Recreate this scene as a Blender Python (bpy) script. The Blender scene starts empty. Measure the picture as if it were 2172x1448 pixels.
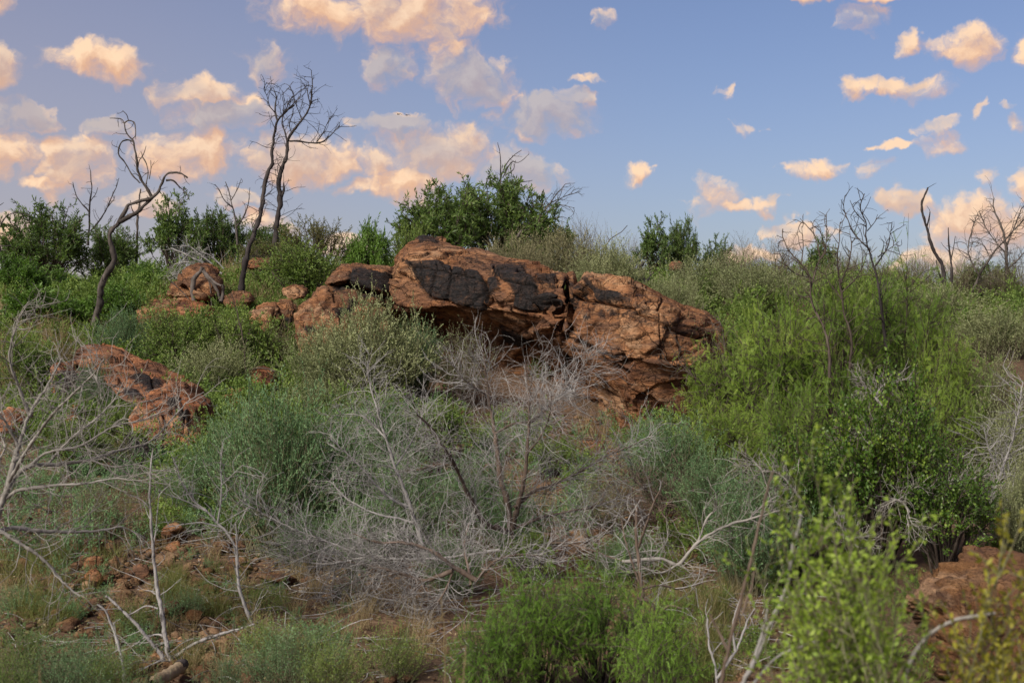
import bpy, math
import numpy as np
R_ = math.radians
sc = bpy.context.scene
C = sc.collection

# ------------------------------------------------------------------ camera
FPX = 3017.0                      # focal length of a 50 mm lens in the photograph's pixels
EYE = 1.7
cam_d = bpy.data.cameras.new('camera')
cam = bpy.data.objects.new('camera', cam_d); C.objects.link(cam)
cam.location = (0, 0, EYE); cam.rotation_euler = (R_(90), 0, 0)
cam_d.lens = 50; cam_d.sensor_width = 36
cam_d.clip_start = 0.05; cam_d.clip_end = 6000
cam_d.dof.use_dof = True; cam_d.dof.focus_distance = 18.0; cam_d.dof.aperture_fstop = 6.3
sc.camera = cam

# ------------------------------------------------------------------ sky, sun, exposure
SUN_EL, SUN_AZ = 38.0, 222.0       # azimuth from +Y (view direction), clockwise: behind the camera, to its left
sc.view_settings.view_transform = 'Standard'
sc.view_settings.look = 'None'
sc.view_settings.exposure = 0.42
sc.view_settings.gamma = 1.0
sc.view_settings.use_curve_mapping = False
sc.cycles.max_bounces = 6
sc.cycles.diffuse_bounces = 3
sc.cycles.glossy_bounces = 2
sc.cycles.transmission_bounces = 3
sc.cycles.transparent_max_bounces = 4

sd = bpy.data.lights.new('sun', 'SUN'); sd.energy = 4.1; sd.angle = R_(20); sd.color = (1.0, 0.90, 0.77)
sun = bpy.data.objects.new('sun', sd); C.objects.link(sun)
sun.rotation_euler = (R_(90 - SUN_EL), 0, R_(180 - SUN_AZ))

# cloud list: azimuth and elevation in px-sized steps of 1/3017 rad: x, y, half width, half height, greyness
CLOUDS = [(225,158,118,36,0),(20,185,60,48,.25),(15,45,60,34,.1),(655,32,100,50,0),(860,38,190,66,.12),(955,122,38,30,0),
 (1000,172,92,56,.75),(830,158,58,44,.9),(1155,250,118,40,1),(1215,215,50,22,.6),(425,215,85,34,.2),(515,240,45,28,.1),(480,262,110,34,.75),
 (80,268,80,34,.9),(250,285,60,30,.9),(35,350,96,62,.1),(180,360,74,66,.2),(420,335,125,58,.12),(135,412,58,28,0),(640,345,125,54,.2),
 (790,342,50,34,.2),(860,392,88,44,0),(930,322,130,54,.3),(820,275,90,24,.9),(965,282,50,26,.15),(760,392,34,14,.1),(1352,366,54,24,0),
 (575,160,36,28,.8),(1715,12,75,22,0),(1840,14,80,24,0),(1815,62,44,20,.8),(2030,140,82,42,0),(1905,122,48,20,.1),(2168,160,46,50,0),
 (1850,207,86,26,0),(1935,212,44,20,0),(1548,204,17,11,.2),(1582,278,22,14,.5),(1872,326,46,13,.1),(1960,321,34,14,.1),
 (1695,374,40,16,.1),(1745,366,26,17,0),(1842,374,32,18,.3),(1500,425,38,32,0),(1555,446,46,16,.1),(1612,440,36,14,.2),
 (2064,390,20,16,.3),(1668,487,62,22,.3),(2050,486,135,66,.12),(2150,405,46,48,.1),(1915,432,60,22,.1),(30,505,80,44,.1),
 (500,425,60,22,.5),(560,470,60,28,.1),(730,520,90,28,.2),(1700,508,60,20,.2),(1585,535,60,22,.1),(2115,294,20,15,.2),(2028,266,12,19,.2),
 (1960,292,36,10,.6),(1272,55,22,16,.9),(1110,365,90,44,.93),(2098,260,22,8,.5),(1240,172,34,8,.3),(330,440,80,26,.3),(1960,560,90,30,.2)]

def build_world():
    w = bpy.data.worlds.new('World'); sc.world = w; w.use_nodes = True
    nt = w.node_tree; nt.nodes.clear()
    N = nt.nodes.new; L = nt.links.new
    # ---- cloud field group: (azimuth, elevation) -> density, grey
    g = bpy.data.node_groups.new('cloud_field', 'ShaderNodeTree')
    g.interface.new_socket('P', in_out='INPUT', socket_type='NodeSocketVector')
    g.interface.new_socket('Density', in_out='OUTPUT', socket_type='NodeSocketFloat')
    g.interface.new_socket('Grey', in_out='OUTPUT', socket_type='NodeSocketFloat')
    gn = g.nodes.new; gl = g.links.new
    gi = gn('NodeGroupInput'); go = gn('NodeGroupOutput')
    def m(op, a, b=None, c=None, clamp=False):
        n = gn('ShaderNodeMath'); n.operation = op; n.use_clamp = clamp
        for k, v in enumerate((a, b, c)):
            if v is None: continue
            if isinstance(v, (int, float)): n.inputs[k].default_value = v
            else: gl(v, n.inputs[k])
        return n.outputs[0]
    def vm(op, a, b):
        n = gn('ShaderNodeVectorMath'); n.operation = op
        gl(a, n.inputs[0])
        if isinstance(b, tuple): n.inputs[1].default_value = b
        else: gl(b, n.inputs[1])
        return n.outputs['Value'] if op in ('LENGTH', 'DOT_PRODUCT') else n.outputs[0]
    # warp the coordinates so that outlines billow
    wn = gn('ShaderNodeTexNoise'); wn.inputs['Scale'].default_value = 34; wn.inputs['Detail'].default_value = 4.5
    wn.inputs['Roughness'].default_value = .55
    gl(gi.outputs[0], wn.inputs['Vector'])
    wv = vm('SUBTRACT', wn.outputs['Color'], (.5, .5, .5))
    wv = vm('MULTIPLY', wv, (.050, .036, 0))
    P = vm('ADD', gi.outputs[0], wv)
    acc = None; grey = None
    for (x, y, hw, hh, gr) in CLOUDS:
        c = ((x - 1086) / FPX, (724 - y) / FPX, 0)
        if x > 1300: hw, hh = hw * .9, hh * .88
        elif x < 820 and y > 240: hw, hh = hw * .9, hh * .84
        q = vm('SUBTRACT', P, c)
        if hw < 40: hw, hh = hw * 1.3, hh * 1.3; small = True
        else: small = False
        q = vm('MULTIPLY', q, (FPX / (hw * 1.05), FPX / (hh * 1.1), 1))
        l2 = vm('DOT_PRODUCT', q, q)
        b = m('SUBTRACT', 1.0, l2)
        kk = .50 if small else min(1.0, .60 + hw / 160.0)
        b = m('MULTIPLY', b, kk)
        acc = b if acc is None else m('MAXIMUM', acc, b)
        if gr > .05:
            gb = m('MULTIPLY', m('MAXIMUM', b, 0), gr)
            grey = gb if grey is None else m('MAXIMUM', grey, gb)
    # away from the view a plain field of the same kind of cloud takes over
    sep = gn('ShaderNodeSeparateXYZ'); gl(gi.outputs[0], sep.inputs[0])
    big = gn('ShaderNodeTexNoise'); big.inputs['Scale'].default_value = 7; big.inputs['Detail'].default_value = 5
    gl(P, big.inputs['Vector'])
    ax = m('ABSOLUTE', sep.outputs[0])
    out1 = m('MULTIPLY', m('SUBTRACT', ax, .36), 12, clamp=True)
    out2 = m('MULTIPLY', m('SUBTRACT', sep.outputs[1], .235), 14, clamp=True)
    outside = m('MAXIMUM', out1, out2)
    gen = m('MULTIPLY', m('SUBTRACT', big.outputs[0], .53), 7)
    inv = m('SUBTRACT', 1, outside)
    acc = m('ADD', m('MULTIPLY', m('MAXIMUM', acc, -1.0), inv), m('MULTIPLY', gen, outside))
    fb = gn('ShaderNodeTexNoise'); fb.inputs['Scale'].default_value = 55; fb.inputs['Detail'].default_value = 5
    fb.inputs['Roughness'].default_value = .55; gl(P, fb.inputs['Vector'])
    det = m('MULTIPLY', m('SUBTRACT', fb.outputs[0], .52), 2.6)
    d = m('ADD', acc, det)
    gl(d, go.inputs[0])
    gl(grey, go.inputs[1])
    # ---- direction to azimuth / elevation
    def M(op, a, b=None, c=None, clamp=False):
        n = N('ShaderNodeMath'); n.operation = op; n.use_clamp = clamp
        for k, v in enumerate((a, b, c)):
            if v is None: continue
            if isinstance(v, (int, float)): n.inputs[k].default_value = v
            else: L(v, n.inputs[k])
        return n.outputs[0]
    tc = N('ShaderNodeTexCoord'); sx = N('ShaderNodeSeparateXYZ'); L(tc.outputs['Generated'], sx.inputs[0])
    az = M('ARCTAN2', sx.outputs[0], sx.outputs[1]); el = M('ARCSINE', sx.outputs[2])
    cx = N('ShaderNodeCombineXYZ'); L(az, cx.inputs[0]); L(el, cx.inputs[1])
    g1 = N('ShaderNodeGroup'); g1.node_tree = g; L(cx.outputs[0], g1.inputs[0])
    off = N('ShaderNodeVectorMath'); off.operation = 'ADD'; L(cx.outputs[0], off.inputs[0]); off.inputs[1].default_value = (-.004, .0085, 0)
    g2 = N('ShaderNodeGroup'); g2.node_tree = g; L(off.outputs[0], g2.inputs[0])
    def sm(x, lo, hi):
        n = N('ShaderNodeMapRange'); n.interpolation_type = 'SMOOTHSTEP'
        n.inputs[1].default_value = lo; n.inputs[2].default_value = hi
        L(x, n.inputs[0]); return n.outputs[0]
    cover = sm(g1.outputs[0], -.42, 1.05)
    lit = sm(M('SUBTRACT', g1.outputs[0], g2.outputs[0]), -.5, .95)
    gy = M('MULTIPLY', sm(g1.outputs[1], .0, .5), 1)
    def rgb(c):
        n = N('ShaderNodeRGB'); n.outputs[0].default_value = (*c, 1); return n.outputs[0]
    def mix(f, a, b, typ='MIX'):
        n = N('ShaderNodeMix'); n.data_type = 'RGBA'; n.blend_type = typ
        if isinstance(f, (int, float)): n.inputs[0].default_value = f
        else: L(f, n.inputs[0])
        L(a, n.inputs[6]); L(b, n.inputs[7]); return n.outputs[2]
    lowc = sm(el, .06, .22)
    warm = mix(lit, rgb((.80, .47, .31)), rgb((1.05, .74, .50)))
    pale = mix(lit, rgb((.42, .38, .40)), rgb((.66, .55, .47)))
    cc = mix(M('MULTIPLY', gy, .85), warm, pale)
    thick = sm(g1.outputs[0], .1, 1.3)
    cc = mix(M('MULTIPLY', M('MULTIPLY', thick, M('SUBTRACT', 1, lit)), .35), cc, rgb((.72, .42, .26)))
    # ---- clear sky
    sky = N('ShaderNodeTexSky'); sky.sky_type = 'NISHITA'; sky.sun_disc = False
    sky.sun_elevation = R_(SUN_EL); sky.sun_rotation = R_(SUN_AZ)
    sky.air_density = 1.0; sky.dust_density = 1.2; sky.ozone_density = 1.6
    sk = N('ShaderNodeVectorMath'); sk.operation = 'MULTIPLY'; L(sky.outputs[0], sk.inputs[0])
    sk.inputs[1].default_value = (.087, .083, .100)
    # paler, pinker air over the left of the ridge, where the evening light comes in
    pf = M('MULTIPLY', sm(M('MULTIPLY', az, -1), -.18, .42), .42)
    pf = M('MULTIPLY', pf, M('SUBTRACT', 1.15, sm(el, 0.0, .45)))
    skc = mix(pf, sk.outputs[0], rgb((.54, .43, .42)))
    sh = N('ShaderNodeTexNoise'); sh.inputs['Scale'].default_value = 26; sh.inputs['Detail'].default_value = 4; L(cx.outputs[0], sh.inputs['Vector'])
    cc = mix(M('MULTIPLY', sm(sh.outputs[0], .48, .66), .55), cc, rgb((.56, .44, .41)))
    crisp = sm(g1.outputs[0], -.20, .75)
    cover = M('ADD', M('MULTIPLY', cover, M('SUBTRACT', 1, lit)), M('MULTIPLY', crisp, lit))
    alpha = M('MULTIPLY', cover, M('SUBTRACT', 1.0, M('MULTIPLY', gy, .42)))
    final = mix(alpha, skc, cc)
    bg = N('ShaderNodeBackground'); L(final, bg.inputs[0]); bg.inputs[1].default_value = .745
    o = N('ShaderNodeOutputWorld'); L(bg.outputs[0], o.inputs[0])
    w.cycles.sampling_method = 'MANUAL'; w.cycles.sample_map_resolution = 512
    return sk
build_world()

# ------------------------------------------------------------------ numpy helpers
def nrm(v): return v / np.maximum(np.linalg.norm(v, axis=-1, keepdims=True), 1e-9)

def _hash(ix, iy, iz, seed):
    h = (ix.astype(np.int64) * 374761393 + iy.astype(np.int64) * 668265263 + iz.astype(np.int64) * 2147483647 // 7 + seed * 974634777) & 0xffffffff
    h = ((h ^ (h >> 13)) * 1274126177) & 0xffffffff
    h = ((h ^ (h >> 16)) * 2246822519) & 0xffffffff
    h = h ^ (h >> 15)
    return (h & 0xffffff) / float(0xffffff)
def vnoise(p, seed=0):
    p = np.asarray(p, float); i = np.floor(p); f = p - i; f = f * f * (3 - 2 * f); i = i.astype(np.int64)
    r = 0
    for dx in (0, 1):
        wx = f[..., 0] if dx else 1 - f[..., 0]
        for dy in (0, 1):
            wy = f[..., 1] if dy else 1 - f[..., 1]
            for dz in (0, 1):
                wz = f[..., 2] if dz else 1 - f[..., 2]
                r = r + wx * wy * wz * _hash(i[..., 0] + dx, i[..., 1] + dy, i[..., 2] + dz, seed)
    return r * 2 - 1
def fbm(p, oct=4, seed=0, gain=.5):
    p = np.asarray(p, float); a = 1.; s = 0.; t = 0.
    for k in range(oct):
        s = s + a * vnoise(p * 2 ** k + 17.3 * k, seed + k); t += a; a *= gain
    return s / t

def mk_mesh(name, V, F, mats=(), smooth=False, attrs=None):
    V = np.asarray(V, np.float32); F = np.asarray(F, np.int32); k = F.shape[1]
    me = bpy.data.meshes.new(name)
    me.vertices.add(len(V)); me.vertices.foreach_set('co', V.ravel())
    me.loops.add(F.size); me.loops.foreach_set('vertex_index', F.ravel())
    me.polygons.add(len(F))
    me.polygons.foreach_set('loop_start', np.arange(0, F.size, k, dtype=np.int32))
    if smooth: me.polygons.foreach_set('use_smooth', np.ones(len(F), bool))
    for m in mats: me.materials.append(m)
    for n, a in (attrs or {}).items():
        at_ = me.attributes.new(n, 'FLOAT', 'POINT'); at_.data.foreach_set('value', np.asarray(a, np.float32))
    me.update(calc_edges=True)
    return me
def link(name, me, parent=None):
    o = bpy.data.objects.new(name, me); C.objects.link(o)
    if parent: o.parent = parent
    return o
def tag(o, label=None, cat=None, group=None, kind=None):
    if label: o['label'] = label
    if cat: o['category'] = cat
    if group: o['group'] = group
    if kind: o['kind'] = kind
    return o
def empty(name, loc):
    o = bpy.data.objects.new(name, None); C.objects.link(o); o.location = loc; o.empty_display_size = .1
    return o

class Geo:
    """collects quads"""
    def __init__(s): s.V = []; s.F = []; s.n = 0
    def add(s, V, F):
        V = V.reshape(-1, 3); s.V.append(V); s.F.append(F + s.n); s.n += len(V)
    def mesh(s, name, mat, smooth=False):
        return mk_mesh(name, np.concatenate(s.V), np.concatenate(s.F), [mat], smooth)
    def obj(s, name, mat, parent=None, smooth=False, off=None):
        V = np.concatenate(s.V)
        if off is not None: V = V - np.asarray(off)
        return link(name, mk_mesh(name, V, np.concatenate(s.F), [mat], smooth), parent)

def tubes(g, P, Rr, k=3):
    """P [B,N,3] centre lines, Rr [B,N] radii"""
    B, N = P.shape[:2]
    if B == 0: return
    T = np.empty_like(P); T[:, 1:-1] = P[:, 2:] - P[:, :-2]; T[:, 0] = P[:, 1] - P[:, 0]; T[:, -1] = P[:, -1] - P[:, -2]
    T = nrm(T); mean = nrm(P[:, -1] - P[:, 0])
    ax = np.argmin(np.abs(mean), axis=1); ref = np.eye(3)[ax][:, None, :]
    a = nrm(np.cross(T, np.broadcast_to(ref, T.shape))); b = np.cross(T, a)
    th = np.arange(k) * 2 * math.pi / k
    V = P[:, :, None, :] + Rr[:, :, None, None] * (np.cos(th)[None, None, :, None] * a[:, :, None, :] + np.sin(th)[None, None, :, None] * b[:, :, None, :])
    i = np.arange(B)[:, None, None] * N * k + np.arange(N - 1)[None, :, None] * k; j = np.arange(k)[None, None, :]; j2 = (j + 1) % k
    F = np.stack([i + j, i + j2, i + k + j2, i + k + j], -1).reshape(-1, 4)
    g.add(V, F)

def grow(S, D, Ln, N, rng, curl=.0, wob=.15, up=0., drift=None):
    B = len(S); P = np.empty((B, N, 3)); P[:, 0] = S; d = nrm(D)
    cv = rng.normal(size=(B, 3)) * curl
    step = (Ln / (N - 1))[:, None]
    for i in range(1, N):
        d = d + cv + rng.normal(size=(B, 3)) * wob + np.array([0, 0, up])
        if drift is not None: d = d + drift
        d = nrm(d); P[:, i] = P[:, i - 1] + d * step
    return P
def taper(B, N, r0, r1):
    t = np.linspace(0, 1, N)[None, :]
    return np.broadcast_to(np.asarray(r0).reshape(-1, 1), (B, N)) * (1 - t) + np.broadcast_to(np.asarray(r1).reshape(-1, 1), (B, N)) * t
def kids(P, m, lo, hi, ang, rng, jit=.25):
    """m children per polyline; returns start points, directions, t"""
    B, N = P.shape[:2]
    t = lo + (hi - lo) * (np.arange(m)[None, :] + rng.random((B, m))) / m
    x = t * (N - 1); i = np.minimum(x.astype(int), N - 2); f = (x - i)[..., None]
    b = np.arange(B)[:, None]
    S = P[b, i] * (1 - f) + P[b, i + 1] * f; T = nrm(P[b, i + 1] - P[b, i])
    rnd = nrm(rng.normal(size=T.shape)); pe = nrm(rnd - (rnd * T).sum(-1, keepdims=True) * T)
    a = (ang + rng.normal(size=(B, m)) * jit)[..., None]
    D = np.cos(a) * T + np.sin(a) * pe
    return S.reshape(-1, 3), D.reshape(-1, 3), t.reshape(-1)
def leaves(g, S, D, ln, wd, rng, flat=.0):
    """pointed four-cornered leaves, folded slightly"""
    n = len(S); D = nrm(D); r = rng.normal(size=(n, 3)); r[:, 2] += flat * 3
    side = nrm(np.cross(D, r)); up = np.cross(side, D)
    ln = (ln * (.65 + .7 * rng.random(n)))[:, None]; wd = (wd * (.7 + .6 * rng.random(n)))[:, None]
    mid = S + D * ln * .48
    V = np.stack([S, mid + side * wd * .5 + up * wd * .14, S + D * ln - up * ln * .08, mid - side * wd * .5 + up * wd * .14], 1)
    F = np.arange(n * 4).reshape(n, 4)
    g.add(V, F)
def along(P, m, lo, hi, ang, rng):
    return kids(P, m, lo, hi, ang, rng)

# ------------------------------------------------------------------ terrain
_py = np.array([0, 4, 7, 10, 14, 17, 19.5, 22, 26, 30, 34, 38, 45, 70, 130, 400, 5000.])
_pz = np.array([0, 0, .02, .12, .42, .70, 1.02, 1.50, 2.30, 2.92, 3.28, 3.38, 3.2, 1.4, -3, -8, -20.])
_yy = np.linspace(0, 60, 601); _zz = np.interp(_yy, _py, _pz)
_k = np.hanning(31); _k /= _k.sum(); _zs = np.convolve(np.pad(_zz, 15, mode='edge'), _k, 'valid')
def ground(x, y, fine=True):
    x = np.asarray(x, float); y = np.asarray(y, float)
    z = np.where(y < 58, np.interp(y, _yy, _zs), np.interp(y, _py, _pz))
    w = np.clip((y - 18) / 16, 0, 1); w = w * w * (3 - 2 * w)
    z = z - w * (np.where(x > 1, (x - 1) * .055, 0) + np.where(x < -4, (-x - 4) * .05, 0)) * np.exp(-np.maximum(np.abs(x) - 15, 0) * .02)
    p = np.stack([x * .45, y * .45, np.zeros_like(x)], -1)
    z = z - .42 * np.exp(-(((x - 1.0) / .95) ** 2 + ((y - 17.9) / 1.3) ** 2))   # hollow under the big boulder
    z = z + .07 * fbm(p, 3, 5) * np.clip((y - 5) / 4, 0, 1)
    return z
def gdepth(px, py):
    """distance at which the ground is met along the ray through (px, py)"""
    Y = np.linspace(3.5, 44, 1600); x = (px - 1086) / FPX * Y
    row = 724 + FPX * (EYE - ground(x, Y)) / Y
    k = np.argmax(row <= py)
    return float(Y[k]) if row[k] <= py else 40.
def at(px, py, Y): return np.array([(px - 1086) / FPX * Y, Y, EYE + (724 - py) / FPX * Y])
def gpoint(px, py):
    Y = gdepth(px, py); x = (px - 1086) / FPX * Y
    return np.array([x, Y, float(ground(x, Y))])

# ------------------------------------------------------------------ materials
def mat(name):
    m = bpy.data.materials.new(name); m.use_nodes = True; nt = m.node_tree; nt.nodes.clear()
    return m, nt, nt.nodes.new, nt.links.new
def ramp(N, L, fac, stops):
    r = N('ShaderNodeValToRGB'); L(fac, r.inputs[0]); e = r.color_ramp.elements
    while len(e) > 1: e.remove(e[-1])
    e[0].position = stops[0][0]; e[0].color = (*stops[0][1], 1)
    for p, c in stops[1:]:
        q = e.new(p); q.color = (*c, 1)
    return r.outputs[0]
def noise(N, L, scale, det=4, rough=.55, vec=None, out=0):
    n = N('ShaderNodeTexNoise'); n.inputs['Scale'].default_value = scale; n.inputs['Detail'].default_value = det
    n.inputs['Roughness'].default_value = rough
    if vec is not None: L(vec, n.inputs['Vector'])
    return n.outputs[out]
def mixc(N, L, f, a, b, typ='MIX'):
    n = N('ShaderNodeMix'); n.data_type = 'RGBA'; n.blend_type = typ
    for v, i in ((f, 0), (a, 6), (b, 7)):
        if isinstance(v, (int, float)): n.inputs[i].default_value = v
        elif isinstance(v, tuple): n.inputs[i].default_value = (*v, 1)
        else: L(v, n.inputs[i])
    return n.outputs[2]
def mathn(N, L, op, a, b=0., clamp=False):
    n = N('ShaderNodeMath'); n.operation = op; n.use_clamp = clamp
    for v, i in ((a, 0), (b, 1)):
        if isinstance(v, (int, float)): n.inputs[i].default_value = v
        else: L(v, n.inputs[i])
    return n.outputs[0]

def leaf_mat(name, stops, trans=.3, rough=.55, vary=.35):
    m, nt, N, L = mat(name)
    geo = N('ShaderNodeNewGeometry'); oi = N('ShaderNodeObjectInfo')
    nz = noise(N, L, 2.6, 2, .5, geo.outputs['Position'])
    f = mathn(N, L, 'ADD', mathn(N, L, 'MULTIPLY', geo.outputs['Random Per Island'], .55), mathn(N, L, 'MULTIPLY', mathn(N, L, 'SUBTRACT', nz, .28), 1.0))
    f = mathn(N, L, 'ADD', f, mathn(N, L, 'MULTIPLY', mathn(N, L, 'SUBTRACT', oi.outputs['Random'], .5), vary), True)
    col = ramp(N, L, f, stops)
    p = N('ShaderNodeBsdfPrincipled'); L(col, p.inputs['Base Color']); p.inputs['Roughness'].default_value = rough
    p.inputs['Specular IOR Level'].default_value = .35
    t = N('ShaderNodeBsdfTranslucent'); tc = mixc(N, L, 1., col, (1.15, 1.25, .55), 'MULTIPLY'); L(tc, t.inputs[0])
    mx = N('ShaderNodeMixShader'); mx.inputs[0].default_value = trans; L(p.outputs[0], mx.inputs[1]); L(t.outputs[0], mx.inputs[2])
    o = N('ShaderNodeOutputMaterial'); L(mx.outputs[0], o.inputs[0])
    return m
def bark_mat(name, stops, scale=9, bump=.4):
    m, nt, N, L = mat(name)
    geo = N('ShaderNodeNewGeometry'); mp = N('ShaderNodeMapping'); mp.inputs['Scale'].default_value = (1, 1, .3)
    L(geo.outputs['Position'], mp.inputs[0])
    nz = noise(N, L, scale, 5, .65, mp.outputs[0])
    f = mathn(N, L, 'ADD', mathn(N, L, 'MULTIPLY', mathn(N, L, 'SUBTRACT', nz, .5), 1.7), mathn(N, L, 'ADD', mathn(N, L, 'MULTIPLY', geo.outputs['Random Per Island'], .5), .25), True)
    col = ramp(N, L, f, stops)
    p = N('ShaderNodeBsdfPrincipled'); L(col, p.inputs['Base Color']); p.inputs['Roughness'].default_value = .85
    p.inputs['Specular IOR Level'].default_value = .2
    b = N('ShaderNodeBump'); b.inputs['Strength'].default_value = bump; b.inputs['Distance'].default_value = .02
    L(noise(N, L, scale * 5, 4, .6, mp.outputs[0]), b.inputs['Height']); L(b.outputs[0], p.inputs['Normal'])
    o = N('ShaderNodeOutputMaterial'); L(p.outputs[0], o.inputs[0])
    return m

M_SUMAC = leaf_mat('sumac_leaf', [(0, (.045, .085, .026)), (.5, (.105, .175, .045)), (1, (.20, .28, .075))], .38)
M_SUMACB = leaf_mat('bright_sumac_leaf', [(0, (.04, .09, .018)), (.5, (.095, .19, .03)), (1, (.16, .28, .05))], .32)
M_YELLOW = leaf_mat('olive_yellow_leaf', [(0, (.05, .065, .018)), (.5, (.11, .125, .035)), (1, (.20, .19, .065))], .32)
M_SALT = leaf_mat('saltbush_leaf', [(0, (.13, .17, .07)), (.5, (.24, .28, .13)), (1, (.37, .40, .21))], .2, .8)
M_TAN = leaf_mat('tan_saltbush_leaf', [(0, (.15, .15, .07)), (.5, (.26, .25, .13)), (1, (.38, .35, .21))], .2, .8)
M_BLUE = leaf_mat('bluegreen_leaf', [(0, (.05, .115, .05)), (.5, (.12, .225, .10)), (1, (.21, .34, .15))], .25, .7)
M_MESQ = leaf_mat('mesquite_leaf', [(0, (.07, .145, .02)), (.45, (.19, .31, .045)), (1, (.40, .50, .09))], .40)  # wide ramp: random leaf tones also put self-shadow variation into the colour
M_MESG = leaf_mat('green_mesquite_leaf', [(0, (.06, .145, .02)), (.5, (.15, .29, .035)), (1, (.26, .42, .06))], .38)
M_ROUND = leaf_mat('round_leaf', [(0, (.03, .075, .015)), (.5, (.085, .17, .025)), (1, (.26, .36, .05))], .3, .45)
M_HERB = leaf_mat('herb_leaf', [(0, (.06, .115, .026)), (.5, (.14, .22, .045)), (1, (.25, .33, .075))], .28, .7)
M_FORE = leaf_mat('fore_leaf', [(0, (.09, .17, .02)), (.5, (.20, .31, .04)), (1, (.34, .45, .07))], .36)
M_FOREY = leaf_mat('yellow_fore_leaf', [(0, (.15, .16, .018)), (.5, (.27, .26, .03)), (1, (.42, .37, .05))], .36)
M_STRAW = leaf_mat('straw', [(0, (.16, .12, .06)), (.5, (.28, .22, .12)), (1, (.44, .37, .23))], .3, .7)
M_GRASS = leaf_mat('green_grass', [(0, (.07, .09, .02)), (.5, (.13, .15, .04)), (1, (.24, .22, .08))], .3, .6)
M_TWIG = bark_mat('grey_twig', [(0, (.07, .067, .062)), (.4, (.225, .22, .212)), (1, (.46, .455, .445))], 6)
M_PALE = bark_mat('pale_bleached_wood', [(0, (.10, .09, .08)), (.4, (.22, .21, .19)), (1, (.38, .37, .34))], 6)
M_BROWNTW = bark_mat('brown_twig', [(0, (.05, .035, .028)), (.5, (.12, .09, .07)), (1, (.24, .19, .16))], 6)
M_STEM = bark_mat('dark_stem', [(0, (.025, .02, .016)), (.5, (.07, .055, .045)), (1, (.16, .135, .11))], 8)
M_OLIVE = bark_mat('olive_stem', [(0, (.06, .06, .035)), (.5, (.13, .13, .075)), (1, (.24, .23, .15))], 8)
M_TANWOOD = bark_mat('tan_wood', [(0, (.09, .07, .045)), (.5, (.22, .17, .11)), (1, (.34, .28, .20))], 14)
M_BIRD = bark_mat('dark_feathers', [(0, (.006, .006, .006)), (1, (.015, .015, .015))], 8)
M_CHAR = bark_mat('charred_bark', [(0, (.010, .009, .009)), (.5, (.035, .03, .03)), (1, (.10, .088, .082))], 7)
M_TRUNK = bark_mat('weathered_trunk', [(0, (.015, .014, .013)), (.4, (.05, .043, .038)), (1, (.17, .15, .135))], 8)
M_SPECK = bark_mat('black_flecked_bark', [(0, (.012, .011, .011)), (.38, (.06, .055, .052)), (.5, (.28, .27, .265)), (1, (.42, .41, .40))], 26)

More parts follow.
